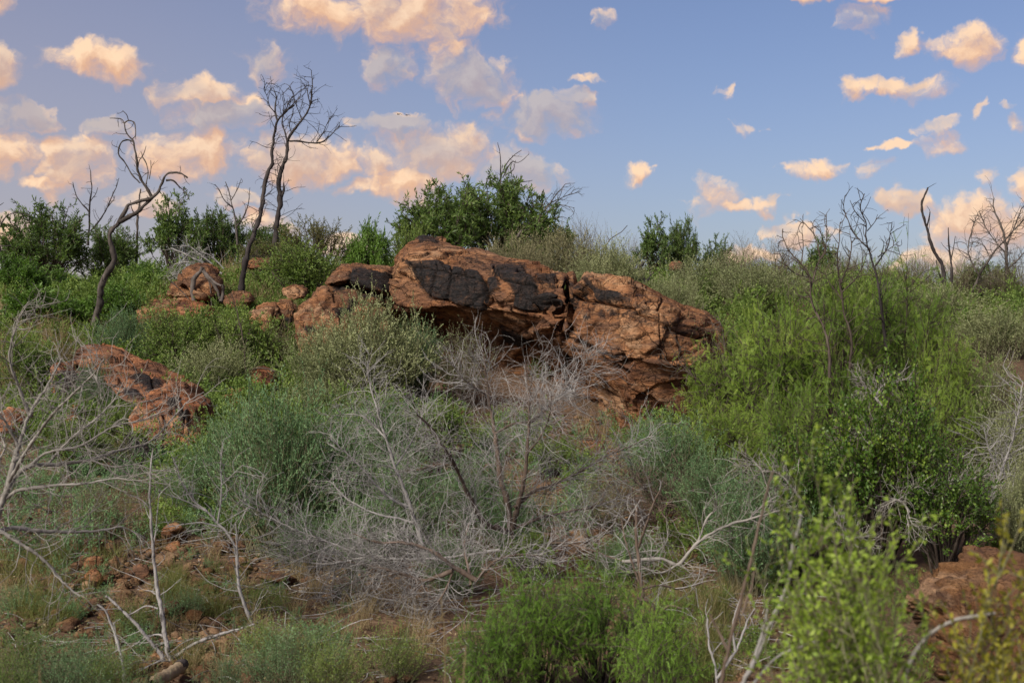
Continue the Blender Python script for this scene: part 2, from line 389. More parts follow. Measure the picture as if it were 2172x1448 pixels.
def rock_mat(name, crk=1., tint=(1, 1, 1)):
    m, nt, N, L = mat(name)
    geo = N('ShaderNodeNewGeometry'); pos = geo.outputs['Position']
    mp = N('ShaderNodeMapping'); mp.inputs['Rotation'].default_value = (0, R_(-14), 0); mp.inputs['Scale'].default_value = (1, 1, 4.2); L(pos, mp.inputs[0])
    n1 = noise(N, L, 1.3, 6, .6, pos); n2 = noise(N, L, 5.5, 6, .65, mp.outputs[0]); n3 = noise(N, L, 38, 4, .6, pos)
    f = mathn(N, L, 'ADD', mathn(N, L, 'MULTIPLY', n1, .55), mathn(N, L, 'MULTIPLY', n2, .45))
    col = ramp(N, L, f, [(.30, (.10, .046, .028)), (.42, (.21, .095, .047)), (.50, (.34, .165, .078)), (.57, (.46, .245, .125)), (.68, (.58, .38, .22))])
    if tint != (1, 1, 1): col = mixc(N, L, 1., col, tint, 'MULTIPLY')
    col = mixc(N, L, .55, col, ramp(N, L, n3, [(.3, (.30, .28, .26)), (.6, (.82, .80, .78)), (.75, (1, 1, 1))]), 'MULTIPLY')
    # dark mineral staining that follows bedding
    n4 = noise(N, L, 2.2, 7, .72, mp.outputs[0])
    st = ramp(N, L, n4, [(.47, (0, 0, 0)), (.60, (1, 1, 1))])
    col = mixc(N, L, mathn(N, L, 'MULTIPLY', st, .72), col, (.062, .040, .032))
    # fractures and seams
    wv = N('ShaderNodeVectorMath'); wv.operation = 'ADD'; L(pos, wv.inputs[0]); sw = N('ShaderNodeVectorMath'); sw.operation = 'SCALE'; sw.inputs['Scale'].default_value = .35
    L(noise(N, L, 2.4, 4, .6, pos, 1), sw.inputs[0]); L(sw.outputs[0], wv.inputs[1])
    mp2 = N('ShaderNodeMapping'); mp2.inputs['Rotation'].default_value = (0, R_(-14), 0); mp2.inputs['Scale'].default_value = (1, 1, 2.1); L(wv.outputs[0], mp2.inputs[0])
    vc1 = N('ShaderNodeTexVoronoi'); vc1.feature = 'DISTANCE_TO_EDGE'; vc1.inputs['Scale'].default_value = 1.9; L(mp2.outputs[0], vc1.inputs['Vector'])
    vc2 = N('ShaderNodeTexVoronoi'); vc2.feature = 'DISTANCE_TO_EDGE'; vc2.inputs['Scale'].default_value = 5.2; L(mp2.outputs[0], vc2.inputs['Vector'])
    ck1 = ramp(N, L, vc1.outputs['Distance'], [(.0, (1, 1, 1)), (.022, (0, 0, 0))]); ck2 = ramp(N, L, vc2.outputs['Distance'], [(.0, (1, 1, 1)), (.035, (0, 0, 0))])
    gate = ramp(N, L, noise(N, L, 1.7, 2, .5, pos), [(.45, (0, 0, 0)), (.58, (1, 1, 1))])
    ck = mathn(N, L, 'MAXIMUM', mathn(N, L, 'MULTIPLY', ck1, .9), mathn(N, L, 'MULTIPLY', mathn(N, L, 'MULTIPLY', ck2, gate), .8))
    # weathered rind: whole patches browner or paler than their neighbours
    n8 = noise(N, L, .9, 5, .62, mp2.outputs[0])
    col = mixc(N, L, mathn(N, L, 'MULTIPLY', ramp(N, L, n8, [(.50, (0, 0, 0)), (.56, (1, 1, 1))]), .5), col, (.13, .075, .05))
    col = mixc(N, L, mathn(N, L, 'MULTIPLY', ramp(N, L, n8, [(.38, (1, 1, 1)), (.44, (0, 0, 0))]), .4), col, (.50, .33, .20))
    # lichen specks
    n5 = noise(N, L, 14, 5, .7, pos)
    n6 = noise(N, L, 1.1, 2, .5, pos)
    li = mathn(N, L, 'MULTIPLY', ramp(N, L, n5, [(.62, (0, 0, 0)), (.68, (1, 1, 1))]), ramp(N, L, n6, [(.48, (0, 0, 0)), (.62, (1, 1, 1))]))
    col = mixc(N, L, mathn(N, L, 'MULTIPLY', li, .6), col, (.34, .33, .22))
    # varnish painted per vertex with broken edges
    at_ = N('ShaderNodeAttribute'); at_.attribute_name = 'varnish'
    nv = mathn(N, L, 'ADD', mathn(N, L, 'MULTIPLY', noise(N, L, 9, 8, .75, pos), .6), mathn(N, L, 'MULTIPLY', noise(N, L, 5, 8, .75, mp.outputs[0]), .4))
    v = mathn(N, L, 'ADD', at_.outputs['Fac'], mathn(N, L, 'MULTIPLY', mathn(N, L, 'SUBTRACT', nv, .5), 3.2))
    v = ramp(N, L, v, [(.36, (0, 0, 0)), (.50, (.55, .55, .55)), (.62, (.86, .86, .86)), (.95, (1, 1, 1))])
    vc = ramp(N, L, noise(N, L, 20, 5, .7, pos), [(.3, (.010, .010, .010)), (.55, (.022, .021, .022)), (.75, (.075, .052, .042))])
    col = mixc(N, L, v, col, vc)
    col = mixc(N, L, mathn(N, L, 'MULTIPLY', ck, .55 * crk), col, (.022, .014, .011))
    p = N('ShaderNodeBsdfPrincipled'); L(col, p.inputs['Base Color'])
    p.inputs['Roughness'].default_value = .86; p.inputs['Specular IOR Level'].default_value = .12
    b1 = N('ShaderNodeBump'); b1.inputs['Strength'].default_value = .9; b1.inputs['Distance'].default_value = .10; L(mathn(N, L, 'SUBTRACT', n2, mathn(N, L, 'MULTIPLY', ck, .5 * crk)), b1.inputs['Height'])
    b2 = N('ShaderNodeBump'); b2.inputs['Strength'].default_value = .6; b2.inputs['Distance'].default_value = .012; b2.inputs['Distance'].default_value = .02; L(n3, b2.inputs['Height']); L(b1.outputs[0], b2.inputs['Normal'])
    L(b2.outputs[0], p.inputs['Normal'])
    o = N('ShaderNodeOutputMaterial'); L(p.outputs[0], o.inputs[0])
    return m
M_ROCK = rock_mat('red_sandstone')
M_ROCKP = rock_mat('pink_sandstone', tint=(1.12, 1.0, 1.0))
M_ROCKT = rock_mat('tan_sandstone', tint=(.62, .74, .78))
M_ROCKD = rock_mat('brown_sandstone', .2, (.58, .62, .60))

def soil_mat():
    m, nt, N, L = mat('red_soil')
    geo = N('ShaderNodeNewGeometry'); pos = geo.outputs['Position']
    n1 = noise(N, L, .8, 5, .6, pos); n2 = noise(N, L, 9, 7, .7, pos); n3 = noise(N, L, 60, 4, .7, pos)
    f = mathn(N, L, 'ADD', mathn(N, L, 'MULTIPLY', n1, .5), mathn(N, L, 'MULTIPLY', n2, .5))
    col = ramp(N, L, f, [(.36, (.065, .046, .032)), (.47, (.115, .078, .052)), (.55, (.17, .108, .072)), (.66, (.24, .17, .115))])
    col = mixc(N, L, .6, col, ramp(N, L, n3, [(.35, (.35, .33, .30)), (.62, (1, 1, 1))]), 'MULTIPLY')
    vo = N('ShaderNodeTexVoronoi'); vo.inputs['Scale'].default_value = 26; L(pos, vo.inputs['Vector'])
    p = N('ShaderNodeBsdfPrincipled'); L(col, p.inputs['Base Color']); p.inputs['Roughness'].default_value = .95; p.inputs['Specular IOR Level'].default_value = .1
    b1 = N('ShaderNodeBump'); b1.inputs['Strength'].default_value = .8; b1.inputs['Distance'].default_value = .04; L(n2, b1.inputs['Height'])
    b2 = N('ShaderNodeBump'); b2.inputs['Strength'].default_value = .6; b2.inputs['Distance'].default_value = .02; b2.invert = True
    L(vo.outputs['Distance'], b2.inputs['Height']); L(b1.outputs[0], b2.inputs['Normal']); L(b2.outputs[0], p.inputs['Normal'])
    o = N('ShaderNodeOutputMaterial'); L(p.outputs[0], o.inputs[0])
    return m
M_SOIL = soil_mat()

# ------------------------------------------------------------------ ground sheet
def build_ground():
    xs = np.concatenate([-np.geomspace(4000, 17, 26), np.linspace(-16, 16, 260), np.geomspace(17, 4000, 26)])
    ys = np.concatenate([[-4000, -900, -250, -80, -30, -10, -3, 0, 2], np.linspace(3, 46, 360), np.geomspace(47, 4500, 40)])
    X, Y = np.meshgrid(xs, ys)
    Z = ground(X, np.maximum(Y, 0))
    near = np.clip(1 - (np.abs(X) - 14) / 4, 0, 1) * np.clip((48 - Y) / 4, 0, 1) * np.clip(Y - 2, 0, 1)
    P = np.stack([X, Y, np.zeros_like(X)], -1)
    Z = Z + near * (.035 * fbm(P * 2.6, 4, 11) + .012 * fbm(P * 11, 2, 15))
    V = np.stack([X, Y, Z], -1).reshape(-1, 3); ny, nx = X.shape
    i = (np.arange(ny - 1)[:, None] * nx + np.arange(nx - 1)[None, :]).ravel()
    F = np.stack([i, i + 1, i + nx + 1, i + nx], 1)
    o = link('ground', mk_mesh('ground', V, F, [M_SOIL], True)); tag(o, kind='structure')
build_ground()

# ------------------------------------------------------------------ rocks
def smooth_poly(pts, n):
    """closed or open Catmull-Rom resampled to n points (open)"""
    pts = np.asarray(pts, float); P = np.vstack([2 * pts[0] - pts[1], pts, 2 * pts[-1] - pts[-2]])
    seg = np.linalg.norm(np.diff(pts, axis=0), axis=1); cum = np.r_[0, np.cumsum(seg)]; t = np.linspace(0, cum[-1], n)
    k = np.clip(np.searchsorted(cum, t, side='right') - 1, 0, len(seg) - 1); u = ((t - cum[k]) / np.maximum(seg[k], 1e-9))[:, None]
    a, b, c, d = P[k], P[k + 1], P[k + 2], P[k + 3]
    return .5 * ((2 * b) + (-a + c) * u + (2 * a - 5 * b + 4 * c - d) * u ** 2 + (-a + 3 * b - 3 * c + d) * u ** 3)
def in_poly(x, y, poly):
    r = np.zeros(x.shape, bool); n = len(poly)
    for i in range(n):
        x1, y1 = poly[i]; x2, y2 = poly[(i + 1) % n]
        c = ((y1 > y) != (y2 > y)) & (x < (x2 - x1) * (y - y1) / (y2 - y1 + 1e-12) + x1)
        r ^= c
    return r
def seg_dist(x, y, line):
    d = np.full(x.shape, 1e9)
    for (x1, y1), (x2, y2) in zip(line[:-1], line[1:]):
        vx, vy = x2 - x1, y2 - y1; t = np.clip(((x - x1) * vx + (y - y1) * vy) / (vx * vx + vy * vy), 0, 1)
        d = np.minimum(d, np.hypot(x - x1 - t * vx, y - y1 - t * vy))
    return d
def facets(P, size, amp, rng, aniso=(1, 1, 1), rot=0.):
    """block pattern: each Voronoi cell is a tilted plane; returns offset and edge distance"""
    c, s = math.cos(rot), math.sin(rot); Q = P.copy(); Q[:, 0] = P[:, 0] * c - P[:, 2] * s; Q[:, 2] = P[:, 0] * s + P[:, 2] * c
    Q = Q / (np.array(aniso) * size)
    lo, hi = Q.min(0) - .5, Q.max(0) + .5
    n = int(np.clip(np.prod(hi - lo) * .9, 12, 700)); S = lo + rng.random((n, 3)) * (hi - lo)
    off = np.empty(len(Q)); ed = np.empty(len(Q)); tilt = rng.normal(size=(n, 3)); base = rng.normal(size=n)
    for a in range(0, len(Q), 4000):
        q = Q[a:a + 4000]; d = np.sqrt(((q[:, None] - S[None]) ** 2).sum(-1)); ix = np.argpartition(d, 1, 1)[:, :2]
        dd = np.take_along_axis(d, ix, 1); o = dd.argmin(1); k = ix[np.arange(len(q)), o]
        off[a:a + 4000] = base[k] * .42 + ((q - S[k]) * tilt[k]).sum(1) * .62; ed[a:a + 4000] = dd.max(1) - dd.min(1)
    return off * amp, ed
def grid_normals(V, nu, nv):
    G = V.reshape(nu, nv, 3); du = np.gradient(G, axis=0); dv = np.gradient(G, axis=1)
    return nrm(np.cross(du, dv)).reshape(-1, 3)
def proj(V): return 1086 + V[:, 0] / V[:, 1] * FPX, 724 - (V[:, 2] - EYE) / V[:, 1] * FPX

def finish_rock(name, V, nu, nv, wrap, cracks, varn, seed, block, amp, material, parent, flip=1, aniso=(1.5, 1, .6), rot=.25, fine=1., closed_fans=False, vbase=0.):
    rng = np.random.default_rng(seed)
    Nn = grid_normals(V, nu, nv) * flip
    P0 = V.copy(); px, py = proj(P0)
    w1 = fbm(P0 * 3, 3, seed) ; w2 = fbm(P0 * 3 + 31, 3, seed + 4)
    o1, e1 = facets(P0 + np.stack([w1, w2, w1], -1) * .12, block, amp, rng, aniso, rot)
    o2, e2 = facets(P0 + np.stack([w2, w1, w2], -1) * .05, block * .36, amp * .34, rng, aniso, rot)
    gate = np.clip(fbm(P0 * 1.3 + 9, 2, seed + 2) * 2 + .6, 0, 1)
    h = o1 + o2 - amp * .8 * np.exp(-(e1 / .055) ** 2) * gate - amp * .35 * np.exp(-(e2 / .07) ** 2) * gate
    cr, sr = math.cos(.24), math.sin(.24); bz = (P0[:, 2] * cr + P0[:, 0] * sr) / (block * .42) + 1.1 * fbm(P0 * .9 + 3, 3, seed + 12); fr = bz - np.floor(bz)
    led = np.where(fr < .82, fr / .82, (1 - fr) / .18) * _hash(np.floor(bz).astype(np.int64), np.zeros(len(bz), np.int64), np.zeros(len(bz), np.int64), seed)
    h += amp * .75 * (led - .3) * np.clip(1.25 - 1.6 * np.abs(Nn[:, 2]), 0, 1) * np.clip(fbm(P0 * 1.1 + 40, 2, seed + 3) * 2 + .7, 0, 1)
    Pb = np.stack([P0[:, 0] * cr - P0[:, 2] * sr, P0[:, 1], P0[:, 2] * cr + P0[:, 0] * sr], 1)
    h -= amp * .2; h += fine * (.014 * fbm(P0 * 4, 5, seed + 7) + .014 * fbm(Pb * np.array([2.0, 2.0, 15.]), 2, seed + 9) * np.clip(1.2 - 1.8 * np.abs(Nn[:, 2]), 0, 1) + .007 * fbm(P0 * 40, 2, seed + 8))
    pw = px + 2.2 * w1 * 2; qw = py + 2.2 * w2 * 2
    varnish = np.full(len(V), vbase)
    for poly in varn:
        vmax = .88
        if isinstance(poly, tuple): poly, vmax = poly
        ins = in_poly(pw, qw, poly); d = seg_dist(px, py, list(poly) + [poly[0]])
        val = np.where(ins, np.clip(.52 + d / 14, 0, .88), np.clip(.48 - d / 22, 0, 1)) if vmax > .5 else np.where(ins, vmax * np.clip(d / 8, 0, 1), 0)
        varnish = np.maximum(varnish, val)
        if vmax < .5: continue
        h = np.where(ins, h * .45 + .02 * np.clip(d / 3, 0, 1), h)
    for (line, wpx, dep) in cracks:
        d = seg_dist(pw, qw, line); h -= dep * (.9 * np.exp(-(d / (wpx * 1.35)) ** 2) + .15 * np.exp(-(d / 9) ** 2))
    V = P0 + Nn * h[:, None]
    i, j = np.meshgrid(np.arange(nu - 1), np.arange(nv - (0 if wrap else 1)), indexing='ij'); j2 = (j + 1) % nv
    F = np.stack([i * nv + j, i * nv + j2, (i + 1) * nv + j2, (i + 1) * nv + j], -1).reshape(-1, 4)
    if flip < 0: F = F[:, ::-1]
    return V, F, varnish

def boulder(name, outline, ytop, ybot, thick, seed, label=None, cat=None, cracks=(), varn=(), block=.5, amp=.07, material=None, parent=None, sq=3.2, res=(44, 150), rot=.25, aniso=(1.5, 1, .6), fine=1., vbase=0., group=None, crease=0.):
    """closed body swelling out of its outline, leaning from ybot (low edge) to ytop (high edge)"""
    rng = np.random.default_rng(seed + 500)
    outline = np.asarray(outline, float); nr, na = res
    if seed == 61: outline = outline + np.array([26., 12.])
    cl = smooth_poly(np.vstack([outline, outline[:1]]), na + 1)[:-1]
    cl = cl * .45 + np.stack([np.interp(np.linspace(0, 1, na, endpoint=False), np.linspace(0, 1, len(outline) + 1), np.r_[outline[:, k], outline[0, k]]) for k in (0, 1)], 1) * 0 + cl * .55
    c = cl.mean(0); pmin, pmax = outline[:, 1].min(), outline[:, 1].max()
    rr = np.sin(np.linspace(0, math.pi, 2 * nr + 1)[1:-1] * 1.0)  # out and back
    ph = np.linspace(0, math.pi, 2 * nr + 1)[1:-1]
    rings = []
    for a in ph:
        r = math.sin(a) ** (2 / sq); s = math.copysign(abs(math.cos(a)) ** (2 / sq), math.cos(a))
        q = c + (cl - c) * r; tt = (q[:, 1] - pmin) / (pmax - pmin)
        yb = ytop + (ybot - ytop) * tt
        Y = yb - s * thick * .5
        cY = ytop + (ybot - ytop) * .5
        # silhouettes stay at their own distance
        rings.append(np.stack([(q[:, 0] - 1086) / FPX * yb, Y, EYE + (724 - q[:, 1]) / FPX * yb], 1))
    V = np.concatenate(rings); nu = len(rings)
    ctr = V.mean(0); Nn = grid_normals(V, nu, na); flip = 1 if ((V - ctr) * Nn).sum() > 0 else -1
    V, F, va = finish_rock(name, V, nu, na, True, cracks, varn, seed, block, amp, material, parent, flip, aniso, rot, fine, vbase=vbase)
    n = len(V); V = np.vstack([V, V[:na].mean(0), V[-na:].mean(0)])
    # fan caps as quads on pairs of ring edges
    j = np.arange(0, na, 2); cap1 = np.stack([np.full_like(j, n), (j + 2) % na, (j + 1) % na, j], 1); cap2 = np.stack([np.full_like(j, n + 1), n - na + j, n - na + (j + 1) % na, n - na + (j + 2) % na], 1)
    if flip < 0: cap1 = cap1[:, ::-1]; cap2 = cap2[:, ::-1]
    F = np.vstack([F, cap1, cap2]); va = np.r_[va, va[0], va[-1]]
    base = np.array([V[:, 0].mean(), V[:, 1].mean(), V[:, 2].min()]) if parent is None else np.zeros(3)
    me = mk_mesh(name, V - base, F, [material or M_ROCK], False, {'varnish': va})
    o = link(name, me, parent); o.location = base
    if label: tag(o, label, cat, group)
    return o

# the long split boulder
def main_boulder():
    root = empty('split_boulder', (0, 0, 0))
    tag(root, 'huge long red sandstone boulder with black varnish plates, overhanging a dark hollow', 'boulder')
    #      x    T    E    L    U   Yf    under
    st = np.array([
        (824, 596, 604, 622, 628, 20.9, .25),
        (834, 562, 574, 636, 642, 20.6, .45),
        (848, 532, 556, 646, 654, 20.4, .7),
        (868, 508, 545, 652, 664, 20.2, .9),
        (900, 501, 550, 652, 676, 20.0, 1.1),
        (960, 515, 560, 654, 700, 19.7, 1.2),
        (1020, 533, 572, 668, 716, 19.3, 1.2),
        (1080, 553, 577, 670, 736, 19.0, 1.2),
        (1130, 563, 584, 684, 760, 18.7, 1.2),
        (1190, 573, 592, 712, 800, 18.3, 1.4),
        (1240, 578, 600, 734, 828, 17.9, 1.35),
        (1290, 581, 610, 752, 872, 17.4, 1.1),
        (1345, 592, 622, 766, 915, 16.9, .5),
        (1400, 617, 642, 775, 925, 16.8, .3),
        (1450, 643, 662, 782, 925, 16.9, .3),
        (1500, 659, 676, 790, 900, 17.2, .4),
        (1535, 690, 702, 765, 830, 17.6, .4)])
    cracks = [([(1226, 584), (1206, 600), (1198, 618), (1196, 655), (1188, 690), (1178, 712)], 3.0, .30), ([(1226, 582), (1206, 600), (1199, 622)], 5, .16),
              ([(925, 556), (921, 590), (914, 628)], 1.2, .06), ([(958, 556), (955, 590), (948, 640)], 1.2, .07), ([(892, 548), (888, 603)], 1.1, .05),
              ([(868, 565), (940, 571), (1022, 592)], 1.3, .07), ([(985, 560), (990, 600), (1000, 652)], 1.1, .05), ([(1023, 575), (1026, 620), (1020, 668)], 2.0, .12),
              ([(868, 560), (890, 605), (912, 632), (950, 642), (1020, 664), (1075, 668)], 1.6, .08), ([(1050, 562), (1068, 590), (1130, 606)], 1.8, .09),
              ([(1130, 606), (1132, 655), (1170, 700)], 1.6, .07), ([(1080, 655), (1130, 662)], 1.5, .07), ([(1170, 598), (1150, 630), (1195, 640)], 1.4, .06),
              ([(1100, 570), (1150, 582), (1200, 596)], 2.0, .12), ([(1245, 642), (1243, 690), (1250, 745)], 1.6, .09), ([(1195, 625), (1260, 640), (1330, 652), (1420, 690), (1505, 712)], 1.7, .10),
              ([(1262, 600), (1330, 614), (1400, 645), (1505, 684)], 2.4, .16), ([(1345, 600), (1352, 640)], 1.5, .08), ([(1405, 628), (1400, 690), (1412, 760)], 1.6, .09), ([(1452, 655), (1448, 720), (1470, 790)], 2.2, .14),
              ([(1170, 700), (1225, 724), (1276, 752), (1330, 790)], 2.6, .16), ([(1300, 655), (1310, 740)], 1.4, .07), ([(1040, 668), (1100, 700), (1180, 745), (1250, 790)], 2.2, .13)]
    varn = [[(858, 552), (925, 548), (1014, 568), (1028, 596), (1024, 664), (985, 650), (953, 640), (909, 628), (886, 603)],
            [(1040, 556), (1110, 560), (1136, 600), (1127, 660), (1100, 658), (1084, 650), (1090, 611), (1062, 588)],
            [(876, 494), (905, 492), (930, 510), (892, 514)], [(1030, 585), (1052, 580), (1058, 612), (1034, 620)], [(1200, 590), (1228, 580), (1206, 650), (1192, 650)],
            [(1250, 606), (1310, 614), (1325, 634), (1262, 640)], ([(1212, 600), (1290, 600), (1345, 606), (1440, 655), (1520, 690), (1515, 740), (1400, 700), (1300, 680), (1225, 690)], .42), ([(900, 505), (1010, 535), (1110, 562), (1200, 580), (1190, 640), (1120, 600), (1000, 556), (890, 540)], .38), [(1140, 575), (1180, 580), (1175, 594), (1140, 590)], [(1060, 700), (1110, 715), (1120, 740), (1070, 725)]]
    nv = 310; i0, i1 = .27, .82
    def block(name, x0, x1, seed, nu, label):
        xs = np.linspace(x0, x1, nu); S = np.stack([np.interp(xs, st[:, 0], st[:, k]) for k in range(7)], 1)
        for k in range(1, 7):   # soften station kinks
            ker = np.hanning(9); ker /= ker.sum(); S[:, k] = np.convolve(np.pad(S[:, k], 4, mode='edge'), ker, 'valid')
        rows = []
        for x, T, E, Lp, U, Yf, un in S:
            Yt = Yf + 2.1
            endf = np.clip(min((x - x0) / 16, (x1 - x) / 16 if name != 'x' else 1), 0, 1) ** .5
            pts = [at(x, T + 175, Yf + 3.4), at(x, T + 60, Yf + 3.0), at(x, T + 8, Yf + 2.6), at(x, T, Yt), at(x, T + (E - T) * .42, Yf + 1.1), at(x, T + (E - T) * .8, Yf + .42), at(x, E + 8, Yf + .04),
                   at(x, (E + Lp) / 2, Yf - .14), at(x, Lp - 6, Yf - .16), at(x, Lp + 1, Yf - .06), at(x, (Lp + U) / 2, Yf + un * .45), at(x, U, Yf + un), at(x, U + 60, Yf + un + .25), at(x, U + 190, Yf + un + .5)]
            pts = np.array(pts)
            r = smooth_poly(pts, 1400); sl = np.r_[0, np.cumsum(np.linalg.norm(np.diff(r, axis=0), axis=1))]
            wgt = np.where((np.arange(1400) > 1400 * i0) & (np.arange(1400) < 1400 * i1), 6., 1.); cw = np.r_[0, np.cumsum(wgt[1:] * np.diff(sl))]
            r = r[np.searchsorted(cw, np.linspace(0, cw[-1], nv)).clip(0, 1399)]
            mid = np.array([r[:, 0].mean(), Yf + 1.3, at(x, (E + Lp) / 2, Yf)[2]])
            r = mid + (r - mid) * (.88 + .12 * endf)
            rows.append(r)
        V = np.concatenate(rows)
        Nn = grid_normals(V, nu, nv); k = (np.arange(len(V)) % nv == nv // 2)
        flip = 1 if Nn[k][:, 1].mean() < 0 else -1
        V, F, va = finish_rock(name, V, nu, nv, False, cracks, varn, seed, .80, .085, M_ROCK, root, flip, (1.7, 1, .62), .26, 1.1)
        # close both ends with a fan to the section centre
        for row in (0, nu - 1):
            ring = row * nv + np.arange(nv); c = V[ring].mean(0); n = len(V)
            inner = c + (V[ring] - c) * .5; V = np.vstack([V, inner, c[None]]); va = np.r_[va, va[ring] * .3, 0]
            j = np.arange(nv); j2 = (j + 1) % nv
            q1 = np.stack([ring[j], ring[j2], n + j2, n + j], 1)
            j = np.arange(0, nv, 2); q2 = np.stack([n + j, n + (j + 1) % nv, n + (j + 2) % nv, np.full_like(j, n + nv)], 1)
            if (row == 0) == (flip > 0): q1 = q1[:, ::-1]; q2 = q2[:, ::-1]
            F = np.vstack([F, q1, q2])
        o = link(name, mk_mesh(name, V, F, [M_ROCK], False, {'varnish': va}), root)
        if label: o['label'] = label
    block('rock_block', 824, 1206, 21, 230, 'left block with cracked black varnish plates')
    block('rock_block', 1199, 1538, 22, 210, 'right block, brown and bedded, sloping down to the right')
main_boulder()

sb = empty('varnished_boulder', (0, 0, 0)); tag(sb, 'leaning red boulder with black patches, just left of the huge split boulder', 'boulder')
boulder('rock_block', [(628, 712), (632, 680), (645, 652), (680, 622), (704, 603), (742, 604), (780, 612), (830, 622), (834, 680), (815, 760), (740, 790), (650, 765)], 21.6, 20.2, 2.0, 31,
        parent=sb, cracks=[([(640, 735), (700, 680), (760, 640)], 2, .08), ([(700, 625), (760, 635), (825, 650)], 2, .08), ([(665, 640), (650, 720)], 1.6, .06)],
        varn=[[(704, 603), (746, 604), (744, 618), (712, 617)], [(704, 651), (755, 642), (752, 665), (712, 668)], [(760, 622), (828, 628), (826, 636), (770, 632)], [(640, 690), (662, 684), (670, 700), (650, 704)]], block=.5, amp=.07, rot=.9)
boulder('rock_block', [(700, 606), (712, 585), (724, 567), (755, 562), (790, 568), (836, 577), (838, 632), (800, 622), (742, 606)], 22.0, 21.2, 1.9, 32, parent=sb,
        varn=[[(740, 572), (765, 566), (832, 580), (834, 622), (790, 616), (738, 601)]], cracks=[([(745, 570), (738, 602)], 1.5, .06), ([(716, 580), (706, 602)], 1.5, .05)], block=.5, amp=.05, rot=.2)
lb = empty('sloping_boulder', (0, 0, 0)); tag(lb, 'long pinkish red boulder sloping down to the right at lower left, black underneath', 'boulder')
boulder('rock_block', [(166, 762), (183, 736), (205, 731), (228, 734), (253, 743), (280, 758), (307, 770), (332, 783), (359, 799), (392, 822), (388, 850), (330, 862), (285, 850), (252, 818), (233, 787), (199, 772)],
        19.2, 16.2, 1.3, 41, parent=lb, material=M_ROCKP, fine=.8, sq=4, varn=[[(264, 792), (300, 790), (335, 806), (346, 818), (315, 826), (285, 806)], [(250, 815), (290, 826), (310, 846), (270, 846)]],
        cracks=[([(220, 765), (265, 790), (300, 800)], 1.8, .07), ([(240, 750), (300, 778), (350, 805)], 1.6, .05), ([(320, 800), (330, 850)], 1.5, .06)], block=.5, amp=.042, rot=.55)
boulder('rock_block', [(299, 880), (318, 845), (345, 828), (388, 820), (412, 838), (440, 856), (438, 895), (447, 920), (442, 950), (424, 966), (395, 950), (350, 945), (318, 925), (292, 908)],
        15.9, 14.6, 1.2, 42, parent=lb, material=M_ROCKP, varn=[[(350, 840), (372, 838), (376, 858), (356, 860)], [(372, 862), (400, 866), (404, 884), (380, 886)]],
        cracks=[([(345, 865), (352, 900), (340, 940)], 2, .09), ([(352, 890), (400, 905), (440, 915)], 2.2, .09), ([(385, 830), (395, 900), (430, 950)], 1.5, .05)], block=.45, amp=.045, rot=.5, sq=4, fine=.8)
boulder('rock_block', [(272, 945), (280, 918), (300, 904), (335, 902), (350, 925), (352, 960), (320, 1000), (280, 990)], 15.2, 14.4, .9, 43, parent=lb, material=M_ROCKP, vbase=1.5, block=.4, amp=.05)
boulder('boulder', [(122, 790), (125, 771), (140, 765), (165, 766), (184, 782), (182, 800), (172, 840), (140, 850), (120, 830)], 18.6, 17.6, .8, 51, 'small pink-topped rock with a black lower half, left end of the sloping boulder', 'boulder',
        varn=[[(118, 785), (150, 782), (185, 800), (180, 860), (115, 860)]], material=M_ROCKP, block=.4, amp=.04, res=(20, 72))
boulder('boulder', [(383, 588), (395, 566), (420, 560), (445, 564), (468, 582), (472, 610), (455, 630), (430, 638), (400, 618), (386, 604)], 25.0, 24.4, .8, 52, 'rounded red boulder perched on the ledge below the ridge tree pair', 'boulder',
        cracks=[([(390, 580), (410, 610), (440, 622)], 1.5, .05)], block=.4, amp=.05, res=(24, 84))
boulder('rock_ledge', [(300, 655), (312, 636), (350, 628), (400, 624), (440, 632), (456, 645), (452, 672), (380, 676), (318, 690), (300, 680)], 25.4, 23.0, 1.5, 53, 'flat pale red rock ledge under the perched round boulder', 'ledge',
        cracks=[([(305, 660), (360, 664), (450, 660)], 1.8, .10)], block=.5, amp=.05, res=(24, 100), material=M_ROCKP)
boulder('boulder', [(358, 612), (366, 602), (392, 600), (420, 610), (424, 628), (390, 634), (360, 628)], 25.0, 24.6, .7, 54, 'low orange rock wedged beneath the perched round boulder', 'boulder', block=.3, amp=.04, res=(18, 60))
boulder('boulder', [(527, 668), (545, 650), (578, 640), (596, 652), (592, 680), (575, 710), (550, 715), (532, 690)], 22.6, 21.6, .9, 55, 'smooth orange rock low on the slope left of the varnished boulder', 'boulder', block=.4, amp=.05, res=(22, 72))
boulder('boulder', [(585, 655), (600, 632), (622, 640), (630, 668), (615, 700), (592, 690)], 23.0, 22.2, .7, 56, 'narrow orange rock touching the left foot of the varnished boulder', 'boulder', block=.3, amp=.05, res=(18, 60), varn=[[(590, 670), (625, 672), (612, 705), (590, 700)]])
boulder('boulder', [(600, 618), (615, 606), (640, 604), (652, 618), (640, 634), (610, 634)], 24.2, 23.6, .6, 57, 'orange rock half hidden under green scrub above the varnished boulder', 'boulder', block=.3, amp=.04, res=(16, 60))
boulder('boulder', [(522, 562), (535, 551), (560, 548), (585, 555), (592, 568), (560, 574), (528, 572)], 28.2, 27.8, .8, 58, 'flat red rock beside the dry grass right of the leaning dead trunk', 'boulder', block=.4, amp=.04, res=(16, 60))
boulder('boulder', [(478, 625), (500, 615), (530, 618), (540, 640), (510, 655), (480, 648)], 24.6, 24.0, .7, 59, 'buff flat rock at the foot of the leaning charred trunk', 'boulder', block=.4, amp=.04, res=(16, 60))
